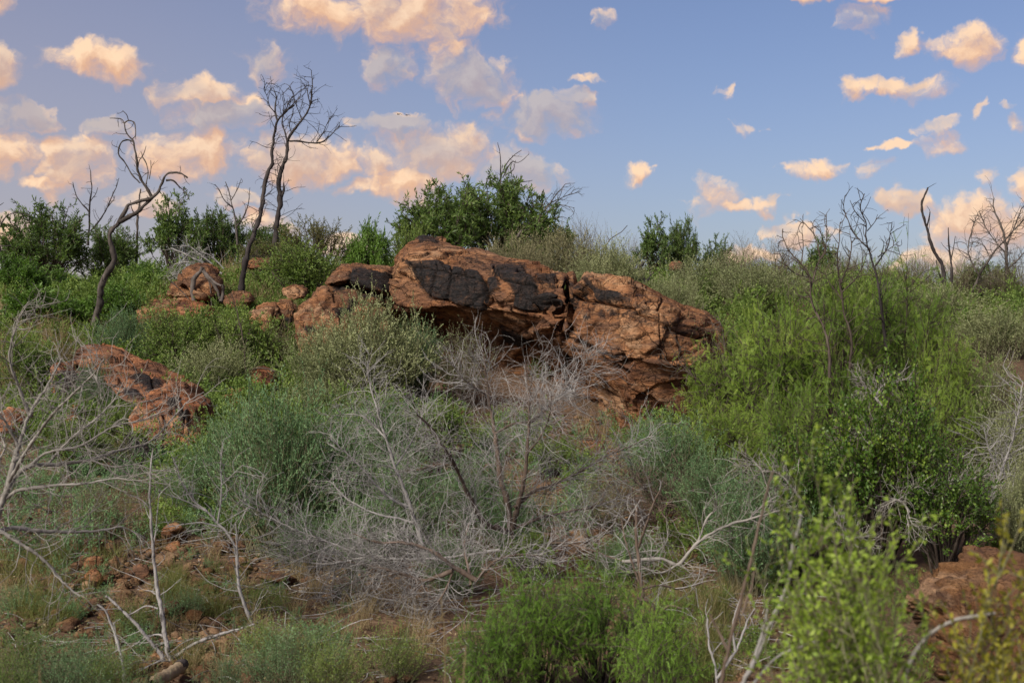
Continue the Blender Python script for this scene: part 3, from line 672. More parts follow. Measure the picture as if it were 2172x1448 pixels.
boulder('boulder', [(1944, 1262), (1952, 1232), (1975, 1214), (2015, 1203), (2055, 1184), (2078, 1166), (2110, 1166), (2150, 1172), (2185, 1188), (2240, 1230), (2270, 1330), (2240, 1450), (2140, 1500), (2040, 1500), (1985, 1420), (1958, 1330)],
        7.7, 6.7, 1.3, 61, 'big brown boulder filling the bottom right corner behind yellow leaves', 'boulder', material=M_ROCKD, block=.26, amp=.045, fine=.8, rot=.5, res=(50, 170),
        cracks=[([(2075, 1205), (2070, 1240), (2050, 1280)], 2.6, .03), ([(1960, 1225), (2010, 1212), (2070, 1195)], 2.5, .02), ([(2070, 1240), (2130, 1250), (2172, 1290)], 3, .04), ([(1965, 1265), (2030, 1290), (2050, 1310)], 2.5, .02), ([(2040, 1310), (2100, 1320), (2150, 1370)], 3, .04)])
boulder('boulder', [(1420, 562), (1428, 556), (1440, 556), (1446, 566), (1436, 574), (1422, 572)], 29.0, 28.6, .6, 62, 'small red rock under the twin-topped green tree on the ridge', 'boulder', block=.3, amp=.03, res=(14, 50))
boulder('boulder', [(1210, 952), (1222, 938), (1245, 930), (1275, 938), (1282, 955), (1262, 970), (1225, 972)], 15.8, 15.4, .6, 63, 'two-faced orange rock at the mouth of the dark hollow', 'boulder', block=.2, amp=.04, res=(18, 60))
boulder('boulder', [(1270, 975), (1300, 950), (1335, 960), (1340, 990), (1310, 1005), (1275, 1000)], 15.2, 14.8, .6, 64, 'dusty orange rock right of the hollow, beside green scrub', 'boulder', block=.2, amp=.03, res=(18, 60))
boulder('boulder', [(470, 850), (480, 832), (505, 820), (528, 828), (522, 850), (495, 862)], 17.8, 17.4, .6, 65, 'pink rock beside a crooked bare branch, right of the sloping boulder', 'boulder', block=.25, amp=.03, res=(16, 60), material=M_ROCKP)
boulder('boulder', [(520, 800), (545, 780), (580, 790), (585, 815), (550, 825)], 19.2, 18.8, .6, 66, 'pinkish flat rock below the olive saltbush on the left', 'boulder', block=.3, amp=.03, res=(16, 60), material=M_ROCKP)
boulder('boulder', [(0, 890), (12, 868), (40, 866), (60, 885), (50, 910), (10, 915)], 16.0, 15.6, .7, 67, 'reddish rock at the left edge behind bleached branches', 'boulder', block=.25, amp=.03, res=(16, 60), material=M_ROCKP)
boulder('boulder', [(140, 895), (150, 865), (170, 858), (178, 885), (165, 910)], 16.4, 16.0, .5, 68, 'narrow orange rock behind bleached branches below the small pink-topped rock', 'boulder', block=.25, amp=.03, res=(16, 60))

# loose stones one can pick out
_sv = None
def ico(sub=2):
    import bmesh
    bm = bmesh.new(); bmesh.ops.create_icosphere(bm, subdivisions=sub, radius=1)
    V = np.array([v.co[:] for v in bm.verts]); F = np.array([[v.index for v in f.verts] for f in bm.faces]); bm.free(); return V, F
IV, IF = ico(2); IV1, IF1 = ico(1); IV3, IF3 = ico(3)
def stone_mesh(seed, V=None, F=None):
    V = IV3 if V is None else V; F = IF3 if F is None else F
    r = np.random.default_rng(seed); P = V.copy()
    for _ in range(9):   # chop with planes
        n = nrm(r.normal(size=3)); d = .55 + .3 * r.random(); s = P @ n; P = P - np.maximum(s - d, 0)[:, None] * n
    P *= (1 + .10 * fbm(P * 1.6 + seed, 3, seed))[:, None]
    return P, F
STM = []
for k in range(8):
    P, F = stone_mesh(700 + k); STM.append([mk_mesh('stone', P, F, [m], False) for m in (M_ROCK, M_ROCKT, M_ROCKD)])
def stone(px, py, w, h, label, seed, m=0, group=None, sink=.3):
    p = gpoint(px, py); s = w / FPX * p[1] / 2; hz = h / FPX * p[1] / 2 * 1.15
    r = np.random.default_rng(seed)
    o = link('stone', STM[seed % 8][m]); o.location = (p[0], p[1], p[2] + hz * (1 - sink)); o.scale = (s * 1.1, s * .9, hz); o.rotation_euler = (r.normal() * .15, r.normal() * .15, r.random() * 6.28)
    tag(o, label, 'stone', group)
for a in [(372, 1150, 58, 44, 'upright dark red stone above the orange wedge stone', 1, 0), (370, 1172, 44, 26, 'orange wedge stone below the dark red stone', 2, 0),
          (196, 1180, 50, 44, 'rounded pink-brown stone left of its lower twin', 3, 1), (228, 1176, 40, 34, 'lower pink-brown stone leaning on the rounded stone', 4, 1),
          (200, 1212, 42, 36, 'triangular tan stone under the pink-brown pair', 5, 0), (200, 1240, 48, 34, 'tilted orange slab stone left of the speckled sapling', 6, 0),
          (244, 1215, 30, 40, 'brown upright stone between the tilted slab and the sapling', 7, 2), (300, 1222, 50, 26, 'low tan stone left of the sapling', 8, 0),
          (348, 1195, 46, 26, 'pale stone just right of the speckled sapling', 9, 1), (508, 1200, 46, 20, 'flat orange stone in grass below the blue-green shrub', 10, 0),
          (488, 1215, 34, 18, 'grey-pink stone under the flat orange stone', 11, 1), (126, 1318, 42, 28, 'rounded tan cobble with a dark underside at lower left', 12, 1),
          (50, 1215, 32, 34, 'buff stone amid dry grass at the left edge', 13, 1), (358, 1318, 84, 44, 'large half-buried brown stone behind the speckled sapling', 14, 2),
          (414, 1322, 46, 34, 'brown stone at the right end of the half-buried stone', 15, 2), (492, 1276, 24, 20, 'small grey white stone in the grass', 16, 1),
          (325, 1348, 34, 22, 'pale stone between the bare prongs of the sapling', 17, 1), (388, 1372, 40, 22, 'flat orange stone above the bleached ground branch', 18, 0),
          (308, 1420, 32, 14, 'bright orange chip beside the broken log', 19, 0), (50, 1424, 22, 20, 'small orange stone at the bottom left corner', 20, 0),
          (432, 1336, 20, 16, 'tiny tan stone right of the brown stones', 21, 1), (155, 1248, 32, 14, 'pale flat stone under the long bleached branch', 22, 1),
          (262, 1180, 16, 12, 'small orange pebble right of the pink-brown pair', 23, 0), (118, 1185, 40, 20, 'red stone half under bleached branches', 24, 0),
          (905, 982, 26, 20, 'bright orange stone seen through the dead central shrub', 25, 0), (918, 1010, 44, 34, 'dusty brown stone below the bright orange one', 26, 2),
          (985, 965, 50, 24, 'reddish flat stone left of the dark central stem', 27, 0), (835, 915, 40, 22, 'tan stone behind the left pale branches', 28, 0),
          (820, 935, 36, 16, 'low tan stone under the stone behind the pale branches', 29, 1), (1240, 1175, 60, 26, 'broad buff stone among fallen grey twigs', 30, 1),
          (1290, 1160, 46, 30, 'grey-pink stone right of the broad buff stone', 31, 1), (1470, 1190, 60, 36, 'dusty pink stone beside the bleached driftwood branch', 32, 1),
          (425, 1115, 38, 24, 'pink stone on bare soil left of the blue-green shrub', 33, 1), (395, 1085, 56, 26, 'low red stone above the pink stone', 34, 0),
          (590, 1240, 90, 26, 'bare reddish earth-covered stone in dry litter', 35, 2), (1180, 1178, 36, 22, 'orange stone under the grey twigs', 36, 0),
          (275, 1228, 26, 16, 'small yellowish stone near the sapling foot', 37, 1), (330, 1405, 30, 20, 'dull orange stone behind the broken log', 38, 0),
          (1330, 1010, 60, 30, 'rounded tan stone on the path below the hollow', 39, 1), (870, 1060, 36, 20, 'half hidden tan stone below the dusty brown stone', 40, 1)]:
    stone(*a)

# gravel and rubble: past counting
def gravel():
    rng = np.random.default_rng(5); Vs = []; Fs = []; n = 0
    areas = [(0, 560, 1120, 1460, 1500, 1), (560, 1000, 1180, 1460, 300, .8), (760, 1350, 880, 1230, 1000, 1.5), (300, 620, 560, 900, 200, 1.2), (1300, 1700, 950, 1448, 300, .8), (0, 300, 860, 1120, 150, 1.)]
    base = [stone_mesh(900 + k, IV1, IF1) for k in range(6)]
    for (x0, x1, y0, y1, cnt, sc_) in areas:
        for _ in range(cnt):
            p = gpoint(rng.uniform(x0, x1), y0 + (y1 - y0) * rng.random()); V, F = base[rng.integers(6)]
            s = (.012 + .055 * rng.random() ** 3.5) * sc_; th = rng.random() * 6.28; c, sn = math.cos(th), math.sin(th)
            W = V * s * np.array([1.3, 1, .7]) * (.7 + .6 * rng.random(3)); W = np.stack([W[:, 0] * c - W[:, 1] * sn, W[:, 0] * sn + W[:, 1] * c, W[:, 2]], 1) + p + np.array([0, 0, s * .2])
            Vs.append(W); Fs.append(F + n); n += len(V)
    o = link('gravel', mk_mesh('gravel', np.concatenate(Vs), np.concatenate(Fs), [M_ROCKT], False, {'varnish': np.zeros(n)}))
    tag(o, 'small red and tan pebbles and chips strewn over the soil', 'gravel', kind='stuff')
gravel()

# ------------------------------------------------------------------ living shrubs
def clump_shrub(seed, W=1.6, H=1.4, K=44, rc=.26, tw=12, lv=14, ll=.055, lw=.018, droop=0., shell=.55, comp=0, stemr=.02, base=.12, leaf_ang=.75, r_tw=.003, low=.12, outw=.55, tilt=1.0):
    """crown of separate leaf clumps carried on limbs from the ground"""
    rng = np.random.default_rng(seed); gs, gl_ = Geo(), Geo()
    u = nrm(rng.normal(size=(K, 3))); u[:, 2] = np.abs(u[:, 2]) * .95 - .12
    rad = shell + (1 - shell) * rng.random(K) ** .5; rad *= .82 + .36 * (vnoise(u * 1.7 + seed, seed) * .5 + .5)
    Cn = u * rad[:, None] * np.array([W / 2, W / 2, H * .62]) * .86; Cn[:, 2] += H * .36; Cn[:, 2] = np.maximum(Cn[:, 2], H * low)
    S = np.stack([rng.normal(size=K) * base * W * .3, rng.normal(size=K) * base * W * .3, np.zeros(K)], 1)
    t = np.linspace(0, 1, 7)[None, :, None]
    bend = rng.normal(size=(K, 1, 3)) * .06
    Pm = S[:, None] + (Cn - S)[:, None] * t + bend * np.sin(t * math.pi) + np.array([0, 0, 1.]) * (t * (1 - t)) * H * .12
    Pm += rng.normal(size=Pm.shape) * .012 * np.sin(t * math.pi)
    tubes(gs, Pm, taper(K, 7, stemr * (.6 + .6 * rng.random(K)), stemr * .22), 4)
    # clump twigs
    Si, Di, _ = kids(Pm, tw, .66, 1.0, tilt, rng, .5)
    out = nrm(Si - np.array([0, 0, H * .25])); Di = nrm(Di + out * outw)
    Lt = rc * (.6 + .8 * rng.random(len(Si)))
    Pt = grow(Si, Di, Lt, 5, rng, .05, .14, -droop)
    tubes(gs, Pt, taper(len(Pt), 5, r_tw * 1.3, r_tw * .5), 3)
    if comp:
        Sc, Dc, _ = kids(Pt, lv, .15, 1.0, .95, rng, .25)
        Lc = ll * 7.0 * (.7 + .6 * rng.random(len(Sc))); Pc = grow(Sc, Dc, Lc, 4, rng, .06, .05, -droop * .8 - .03)
        tubes(gl_, Pc, taper(len(Pc), 4, r_tw * .4, r_tw * .2), 3)
        # leaflet pairs in one plane
        m = comp; tt = (np.arange(m) + .6) / m; x = tt * 3; i = np.minimum(x.astype(int), 2); f = (x - i)[None, :, None]
        Q = Pc[:, i] * (1 - f) + Pc[:, i + 1] * f; T = nrm(Pc[:, i + 1] - Pc[:, i])
        side = nrm(np.cross(T, rng.normal(size=(len(Pc), 1, 3)) * .5 + np.array([0, 0, 1.])))
        shp = (.55 + .6 * np.sin(tt * math.pi * .95))[None, :, None]
        for sgn in (1, -1):
            D = nrm(side * sgn + T * .45 - np.array([0, 0, .15])); V0 = Q.reshape(-1, 3); D = D.reshape(-1, 3)
            n = len(V0); up = nrm(np.cross(D, T.reshape(-1, 3))); s2 = np.cross(D, up)
            ln = np.broadcast_to(shp * ll, Q.shape[:2] + (1,)).reshape(-1, 1)
            V = np.stack([V0, V0 + D * ln * .5 + s2 * lw * .5, V0 + D * ln, V0 + D * ln * .5 - s2 * lw * .5], 1); gl_.add(V, np.arange(n * 4).reshape(n, 4))
    else:
        Sl, Dl, _ = kids(Pt, lv, .12, 1.0, leaf_ang, rng, .3)
        leaves(gl_, Sl, Dl, ll, lw, rng)
    return gs, gl_
def fan_shrub(seed, W=1.6, H=1.3, stems=130, subs=7, lv=13, ll=.022, lw=.008, curl=.03, r=.004, twig_len=.22, spread=1., fl=.35):
    """many fine stems fanning up from a tuft"""
    rng = np.random.default_rng(seed); gs, gl_ = Geo(), Geo(); K = stems
    a = rng.random(K) * 6.283; q = rng.random(K) ** .55
    D = np.stack([np.cos(a) * q * W / 2, np.sin(a) * q * W / 2, H * (np.sqrt(np.maximum(1 - q * q * .8, .05))) * (.78 + .3 * rng.random(K))], 1)
    lobes = .72 + .4 * (vnoise(np.stack([np.cos(a) * 1.6, np.sin(a) * 1.6, q * 2], 1) + seed, seed) * .5 + .5)
    D *= lobes[:, None]
    S = np.stack([rng.normal(size=K) * W * .09, rng.normal(size=K) * W * .09, np.zeros(K)], 1)
    t = np.linspace(0, 1, 7)[None, :, None]
    P = S[:, None] + D[:, None] * t + rng.normal(size=(K, 1, 3)) * .05 * np.sin(t * math.pi) + np.array([0, 0, -1.]) * (t ** 2 - t) * H * .18
    P += rng.normal(size=P.shape) * .008
    tubes(gs, P, taper(K, 7, r * (1 + rng.random(K)), r * .4), 3)
    Si, Di, _ = kids(P, subs, .22, .98, .6, rng, .25); Di[:, 2] += .25
    Pt = grow(Si, Di, twig_len * (.5 + rng.random(len(Si))), 5, rng, curl, .08, .04)
    tubes(gs, Pt, taper(len(Pt), 5, r * .5, r * .25), 3)
    Sl, Dl, _ = kids(Pt, lv, .05, 1.0, .6, rng, .3)
    leaves(gl_, Sl, Dl, ll, lw, rng)
    S2, D2, _ = kids(P, 6, .5, 1.0, .6, rng, .3); leaves(gl_, S2, D2, ll, lw, rng)
    return gs, gl_

KINDS = {}
def species(key, fn, n, leafm, stemm, W, H, **kw):
    vs = []; hs = []; ws = []
    for i in range(n):
        gs, gl_ = fn(seed=hash_(key) + i, W=W, H=H, **kw)
        V = np.concatenate(gl_.V); hs.append(np.percentile(V[:, 2], 99)); ws.append(2 * np.percentile(np.hypot(V[:, 0], V[:, 1]), 93))
        vs.append((gs.mesh(key + '_stems', stemm), gl_.mesh(key + '_foliage', leafm)))
    KINDS[key] = dict(v=vs, W=float(np.mean(ws)), H=float(np.mean(hs)), n=0)
def hash_(s): return sum(ord(c) * (i + 3) for i, c in enumerate(s))
species('sumac', clump_shrub, 3, M_SUMAC, M_STEM, 2.2, 2.0, K=74, rc=.21, tw=11, lv=13, ll=.078, lw=.022, r_tw=.005, stemr=.024, shell=.35, outw=.2, tilt=1.1)
species('bright_sumac', clump_shrub, 2, M_SUMACB, M_STEM, 1.6, 1.2, K=46, rc=.25, tw=11, lv=16, ll=.075, lw=.022, r_tw=.004)
species('airy_sumac', clump_shrub, 2, M_SUMAC, M_STEM, 2.0, 2.0, K=36, rc=.22, tw=12, lv=14, ll=.078, lw=.026, r_tw=.005, stemr=.02, shell=.2, low=.3, outw=.2, tilt=1.1)
species('yellow', clump_shrub, 2, M_YELLOW, M_STEM, 1.8, 1.6, K=50, rc=.30, tw=11, lv=14, ll=.05, lw=.014, r_tw=.004, shell=.3)
species('greenbush', clump_shrub, 3, M_HERB, M_STEM, 1.4, 1.1, K=54, rc=.22, tw=12, lv=15, ll=.04, lw=.015, r_tw=.003, shell=.35)
species('saltbush', fan_shrub, 4, M_SALT, M_OLIVE, 1.7, 1.3, stems=190, subs=8, lv=13, ll=.032, lw=.012)
species('tanbush', fan_shrub, 2, M_TAN, M_OLIVE, 1.7, 1.1, stems=190, subs=8, lv=10, ll=.026, lw=.009)
species('airy_saltbush', fan_shrub, 2, M_SALT, M_BROWNTW, 1.7, 1.3, stems=80, subs=9, lv=7, ll=.028, lw=.010, twig_len=.30)
species('wispy', fan_shrub, 2, M_TAN, M_BROWNTW, 1.8, 1.5, stems=60, subs=10, lv=4, ll=.024, lw=.009, twig_len=.36, curl=.07)
species('bluebush', fan_shrub, 3, M_BLUE, M_OLIVE, 1.6, 1.3, stems=190, subs=8, lv=15, ll=.030, lw=.012)
species('mesquite', clump_shrub, 3, M_MESQ, M_STEM, 1.6, 1.5, K=38, rc=.36, tw=13, lv=5, ll=.015, lw=.0040, comp=13, droop=.03, r_tw=.003, shell=.25, stemr=.018)
species('green_mesquite', clump_shrub, 2, M_MESG, M_STEM, 1.0, .8, K=42, rc=.26, tw=11, lv=5, ll=.011, lw=.0028, comp=13, droop=.06, r_tw=.002, shell=.3, stemr=.010)
species('roundleaf', clump_shrub, 2, M_ROUND, M_STEM, 1.3, 1.5, K=64, rc=.20, tw=13, lv=15, ll=.026, lw=.019, r_tw=.0025, shell=.3, stemr=.016)
species('forb', fan_shrub, 3, M_HERB, M_OLIVE, .8, .45, stems=90, subs=6, lv=8, ll=.018, lw=.006, r=.002, twig_len=.12)
species('blueforb', fan_shrub, 2, M_BLUE, M_OLIVE, .8, .5, stems=90, subs=6, lv=9, ll=.016, lw=.006, r=.002, twig_len=.12)

def plant(key, cx, top, w, base=None, depth=None, label='', name='shrub', cat='shrub', group=None, rot=None):
    k = KINDS[key]; Y = depth if depth else gdepth(cx, base)
    x = (cx - 1086) / FPX * Y; z = float(ground(x, Y)) - .03; ztop = EYE + (724 - top) / FPX * Y; h = max(ztop - z, .15); wm = w / FPX * Y
    i = k['n']; k['n'] += 1; st_, fo = k['v'][i % len(k['v'])]
    r = np.random.default_rng(int(cx * 7 + top))
    root = empty(name, (x, Y, z)); root.rotation_euler[2] = (r.random() * 6.28) if rot is None else rot
    root.scale = (wm / k['W'] * 1.0, wm / k['W'] * 1.0, h / k['H'])
    a = link('woody_stems', st_, root); a['kind'] = 'stuff'; b = link('foliage', fo, root); b['kind'] = 'stuff'
    tag(root, label, cat, group); return root

PL = [
 # ridge line, left to right
 ('sumac', 100, 440, 190, None, 31, 'broad dark green bush on the ridge at far left', 'bush', 'bush'),
 ('sumac', 240, 484, 110, None, 32.5, 'dark green bush on the ridge behind the twisted dead tree', 'bush', 'bush'),
 ('airy_sumac', 375, 414, 130, None, 32, 'tall airy green bush between the twisted tree and the tree pair', 'bush', 'bush'),
 ('sumac', 462, 448, 110, None, 33, 'green bush right behind the pile of fallen grey branches', 'bush', 'bush'),
 ('sumac', 572, 478, 130, None, 35, 'low dark green bush at the foot of the right-hand tall dead tree', 'bush', 'bush'),
 ('yellow', 668, 468, 150, None, 29, 'olive and bronze topped bush right of the tall dead tree pair', 'bush', 'bush'),
 ('greenbush', 640, 520, 190, None, 26, 'spreading yellow-green bush above the varnished boulder', 'bush', 'bush'),
 ('bright_sumac', 782, 478, 100, None, 29, 'small upright green bush left of the huge split boulder', 'bush', 'bush'),
 ('sumac', 935, 400, 200, None, 30, 'dense dark green bush standing behind the left top of the split boulder', 'bush', 'bush'),
 ('sumac', 1060, 378, 190, None, 31, 'tall dark green bush with bare branches rising from its top', 'bush', 'bush'),
 ('airy_sumac', 1145, 420, 170, None, 30.5, 'right-hand green bush merging with a fan of bare branches', 'bush', 'bush'),
 ('greenbush', 880, 480, 90, None, 29, 'small green bush touching the left top of the split boulder', 'bush', 'bush'),
 ('tanbush', 1085, 498, 170, None, 27, 'pale straw-green saltbush above the left block of the boulder', 'shrub', 'shrub'),
 ('tanbush', 1190, 488, 190, None, 28, 'widest pale saltbush on the ridge behind the boulder', 'shrub', 'shrub'),
 ('saltbush', 1290, 515, 160, None, 27, 'grey-green saltbush on the ridge above the boulder crack', 'shrub', 'shrub'),
 ('wispy', 1245, 462, 130, None, 30.5, 'wispy see-through shrub showing above the pale saltbush', 'shrub', 'shrub'),
 ('wispy', 1345, 505, 90, None, 30.5, 'thin wiry shrub on the skyline left of the twin-topped tree', 'shrub', 'shrub'),
 ('airy_sumac', 1392, 462, 90, None, 30, 'left half of the small twin-topped green tree on the ridge', 'bush', 'bush'),
 ('sumac', 1448, 468, 66, None, 30.4, 'right half of the small twin-topped green tree on the ridge', 'bush', 'bush'),
 ('airy_sumac', 1518, 503, 62, None, 31, 'little round dark bush alone on the skyline', 'bush', 'bush'),
 ('saltbush', 1420, 585, 150, None, 24.5, 'grey saltbush directly behind the right block of the boulder', 'shrub', 'shrub'),
 ('saltbush', 1500, 545, 170, None, 26.5, 'tall grey-green saltbush under the little round skyline bush', 'shrub', 'shrub'),
 ('wispy', 1590, 500, 150, None, 29.5, 'pinkish leafless wiry shrub against the low clouds', 'shrub', 'shrub'),
 ('saltbush', 1610, 560, 190, None, 25.5, 'dull grey saltbush left of the burnt thicket', 'shrub', 'shrub'),
 ('airy_sumac', 1745, 502, 76, None, 32, 'small dark green bush hidden behind burnt stems', 'bush', 'bush'),
 ('airy_saltbush', 1725, 555, 150, None, 27, 'thin grey shrub among the burnt stems', 'shrub', 'shrub'),
 ('wispy', 1840, 545, 150, None, 30, 'thin brown wiry shrub right of the burnt thicket', 'shrub', 'shrub'),
 ('airy_saltbush', 1920, 548, 160, None, 29, 'loose grey-green shrub left of the black pole-like tree', 'shrub', 'shrub'),
 ('airy_saltbush', 2030, 540, 170, None, 29.5, 'loose shrub growing round the black pole-like tree', 'shrub', 'shrub'),
 ('saltbush', 1985, 605, 220, None, 25, 'wide brownish saltbush below the black pole-like tree', 'shrub', 'shrub'),
 ('airy_saltbush', 2140, 565, 150, None, 29, 'grey shrub on the ridge at the right edge', 'shrub', 'shrub'),
 ('saltbush', 2110, 650, 210, None, 22, 'broad grey-green saltbush low at the right edge', 'shrub', 'shrub'),
 ('saltbush', 1850, 600, 170, None, 25.5, 'grey shrub behind the top of the yellow-green thicket', 'shrub', 'shrub'),
 # slope on the left
 ('bright_sumac', 95, 612, 190, None, 23.6, 'bright green low bush at far left in front of the ridge bushes', 'bush', 'bush'),
 ('bright_sumac', 245, 602, 130, None, 23.8, 'bright green bush right of the twisted tree trunk', 'bush', 'bush'),
 ('greenbush', 30, 600, 120, None, 27, 'dull green bush against the left edge under the ridge', 'bush', 'bush'),
 ('bluebush', 270, 655, 120, 790, None, 'dark blue-green bush above the sloping boulder', 'shrub', 'shrub'),
 ('greenbush', 395, 668, 170, 810, None, 'yellow-green bush above the middle of the sloping boulder', 'bush', 'bush'),
 ('greenbush', 500, 660, 190, 810, None, 'mixed green bush around the bent bare stem', 'bush', 'bush'),
 ('saltbush', 455, 728, 180, 850, None, 'lower grey-green shrub beside the top right of the sloping boulder', 'shrub', 'shrub'),
 ('airy_saltbush', 575, 690, 140, 800, None, 'thin tan shrub below the smooth orange rock', 'shrub', 'shrub'),
 ('yellow', 340, 665, 90, 755, None, 'straggly olive shrub under the flat rock ledge', 'shrub', 'shrub'),
 ('bluebush', 195, 775, 90, 900, None, 'dark green shrub growing in front of the sloping boulder', 'shrub', 'shrub'),
 ('greenbush', 265, 850, 100, 950, None, 'bright green shrub in the nook under the sloping boulder', 'bush', 'bush'),
 ('greenbush', 60, 720, 130, 850, None, 'green scrub behind the top of the bleached dead shrub', 'bush', 'bush'),
 ('greenbush', 165, 890, 140, 1010, None, 'yellowish green scrub behind the bleached branches', 'bush', 'bush'),
 # saltbushes under the big boulder
 ('saltbush', 790, 636, 250, 872, None, 'largest grey-green saltbush under the left end of the split boulder', 'shrub', 'shrub'),
 ('saltbush', 690, 690, 170, 868, None, 'grey saltbush at the foot of the varnished boulder', 'shrub', 'shrub'),
 ('bluebush', 880, 690, 130, 850, None, 'dark green shrub right of the largest saltbush', 'shrub', 'shrub'),
 ('airy_saltbush', 985, 700, 140, 860, None, 'thin saltbush in front of the overhang', 'shrub', 'shrub'),
 ('airy_saltbush', 1440, 750, 110, 900, None, 'tan-tipped shrub in front of the right block of the boulder', 'shrub', 'shrub'),
 ('bluebush', 1365, 892, 90, 960, None, 'small green shrub right of the dark hollow', 'shrub', 'shrub'),
 ('airy_saltbush', 1480, 700, 130, 900, None, 'grey-green shrub between the boulder and the yellow-green thicket', 'shrub', 'shrub'),
 # yellow-green thicket on the right
 ('mesquite', 1895, 566, 270, 985, None, 'tallest yellow-green feathery thicket right of centre', 'thicket', 'bush'),
 ('mesquite', 1650, 618, 250, 1000, None, 'feathery yellow-green bush at the left of the thicket', 'thicket', 'bush'),
 ('mesquite', 1770, 606, 250, 1010, None, 'middle feathery bush with burnt stems rising through it', 'thicket', 'bush'),
 ('mesquite', 1540, 720, 200, 990, None, 'low feathery bush touching the right end of the split boulder', 'thicket', 'bush'),
 ('mesquite', 1990, 672, 180, 1000, None, 'feathery bush at the right of the thicket', 'thicket', 'bush'),
 ('mesquite', 1560, 870, 230, 1060, None, 'lower feathery bush below the left side of the thicket', 'thicket', 'bush'),
 ('airy_saltbush', 2110, 720, 170, 960, None, 'pale grey shrub at the right edge beside the thicket', 'shrub', 'shrub'),
 ('saltbush', 2130, 850, 170, 1080, None, 'grey shrub lower at the right edge', 'shrub', 'shrub'),
 ('bluebush', 1420, 890, 220, 1080, None, 'blue-green shrub right of the path below the hollow', 'shrub', 'shrub'),
 ('bluebush', 1520, 960, 180, 1140, None, 'dark green shrub under the feathery bushes', 'shrub', 'shrub'),
 ('roundleaf', 1860, 795, 270, 1210, None, 'big dark green round-leaved bush with lime tips on top', 'bush', 'bush'),
 ('roundleaf', 2005, 950, 230, 1225, None, 'dark round-leaved bush above the corner boulder', 'bush', 'bush'),
 ('roundleaf', 1700, 930, 210, 1215, None, 'dark round-leaved bush left of the big one', 'bush', 'bush'),
 ('bluebush', 1590, 1010, 220, 1260, None, 'dark green leafy bush behind the blurred near bush', 'shrub', 'shrub'),
 # centre
 ('bluebush', 590, 832, 290, 1175, None, 'largest blue-green shrub in the middle left', 'shrub', 'shrub'),
 ('bluebush', 500, 870, 190, 1110, None, 'blue-green shrub right beside the end of the sloping boulder', 'shrub', 'shrub'),
 ('bluebush', 705, 870, 220, 1165, None, 'blue-green shrub right of the largest one', 'shrub', 'shrub'),
 ('bluebush', 820, 850, 190, 1040, None, 'blue-green shrub behind the dead central shrub', 'shrub', 'shrub'),
 ('greenbush', 930, 850, 180, 990, None, 'green shrub behind the pale branches in the centre', 'bush', 'bush'),
 ('bluebush', 870, 960, 190, 1190, None, 'dark green shrub inside the dead central shrub', 'shrub', 'shrub'),
 ('saltbush', 670, 810, 150, 920, None, 'small grey-green shrub below the grey saltbush', 'shrub', 'shrub'),
 ('bluebush', 420, 960, 120, 1110, None, 'small blue-green shrub below the black block of the sloping boulder', 'shrub', 'shrub'),
 ('bluebush', 1010, 960, 170, 1140, None, 'dark green shrub between the two main dead stems', 'shrub', 'shrub'),
 ('mesquite', 1985, 800, 200, 1080, None, 'feathery bush right of the big round-leaved bush', 'thicket', 'bush'),
 ('mesquite', 1690, 800, 200, 1080, None, 'feathery bush left of the big round-leaved bush', 'thicket', 'bush'),
 ('saltbush', 2165, 1000, 130, 1200, None, 'grey shrub behind the corner boulder at the right edge', 'shrub', 'shrub'),
 ('bluebush', 960, 1130, 130, 1270, None, 'blue-green shrub under the drooping dead twigs', 'shrub', 'shrub'),
 ('greenbush', 1120, 1130, 120, 1240, None, 'small green shrub right of the drooping dead twigs', 'bush', 'bush'),
 ('bluebush', 1330, 1120, 130, 1240, None, 'blue-green shrub beside the bleached driftwood-like branch', 'shrub', 'shrub'),
 ('bluebush', 640, 1090, 130, 1210, None, 'blue-green shrub at the near foot of the largest one', 'shrub', 'shrub'),
 ('bright_sumac', 60, 545, 150, None, 27, 'brighter green bush low in front of the far left ridge bush', 'bush', 'bush'),
 ('bright_sumac', 310, 560, 110, None, 28, 'green bush below the gap right of the twisted dead tree', 'bush', 'bush'),
 ('yellow', 560, 510, 110, None, 30, 'olive bush between the feet of the tall dead tree pair', 'bush', 'bush'),
 ('wispy', 1660, 500, 130, None, 29, 'brown twiggy shrub left of the burnt thicket on the skyline', 'shrub', 'shrub'),
 ('airy_saltbush', 1560, 530, 120, None, 28.5, 'loose grey shrub below the pinkish wiry one', 'shrub', 'shrub'),
 ('airy_saltbush', 1800, 525, 120, None, 29, 'grey shrub poking up inside the burnt thicket', 'shrub', 'shrub'),
 ('wispy', 1955, 525, 110, None, 30, 'brown twiggy shrub just left of the black pole-like tree', 'shrub', 'shrub'),
 ('greenbush', 2090, 560, 120, None, 30, 'green bush at the foot of the spreading bare tree', 'bush', 'bush'),
 ('greenbush', 1880, 565, 110, None, 30, 'small green bush on the right ridge between burnt trees', 'bush', 'bush'),
 ('wispy', 2160, 520, 110, None, 30, 'wiry brown shrub at the right end of the skyline', 'shrub', 'shrub'),
 ('bluebush', 1090, 1040, 150, 1190, None, 'dark blue-green shrub at the foot of the main dead stems', 'shrub', 'shrub'),
 ('greenbush', 1180, 935, 130, 1010, None, 'dusty green shrub on the path right of the main dead stems', 'bush', 'bush'),
 ('bluebush', 1040, 900, 90, 970, None, 'small blue-green shrub in front of the hollow', 'shrub', 'shrub'),
 ('airy_saltbush', 1280, 1010, 150, 1130, None, 'thin grey-green shrub under the long right-hand dead limb', 'shrub', 'shrub'),
 ('bluebush', 770, 1060, 180, 1210, None, 'blue-green shrub under the pale left-hand dead branches', 'shrub', 'shrub'),
 ('greenbush', 1790, 585, 150, None, 24, 'green scrub filling the foot of the burnt thicket', 'bush', 'bush'),
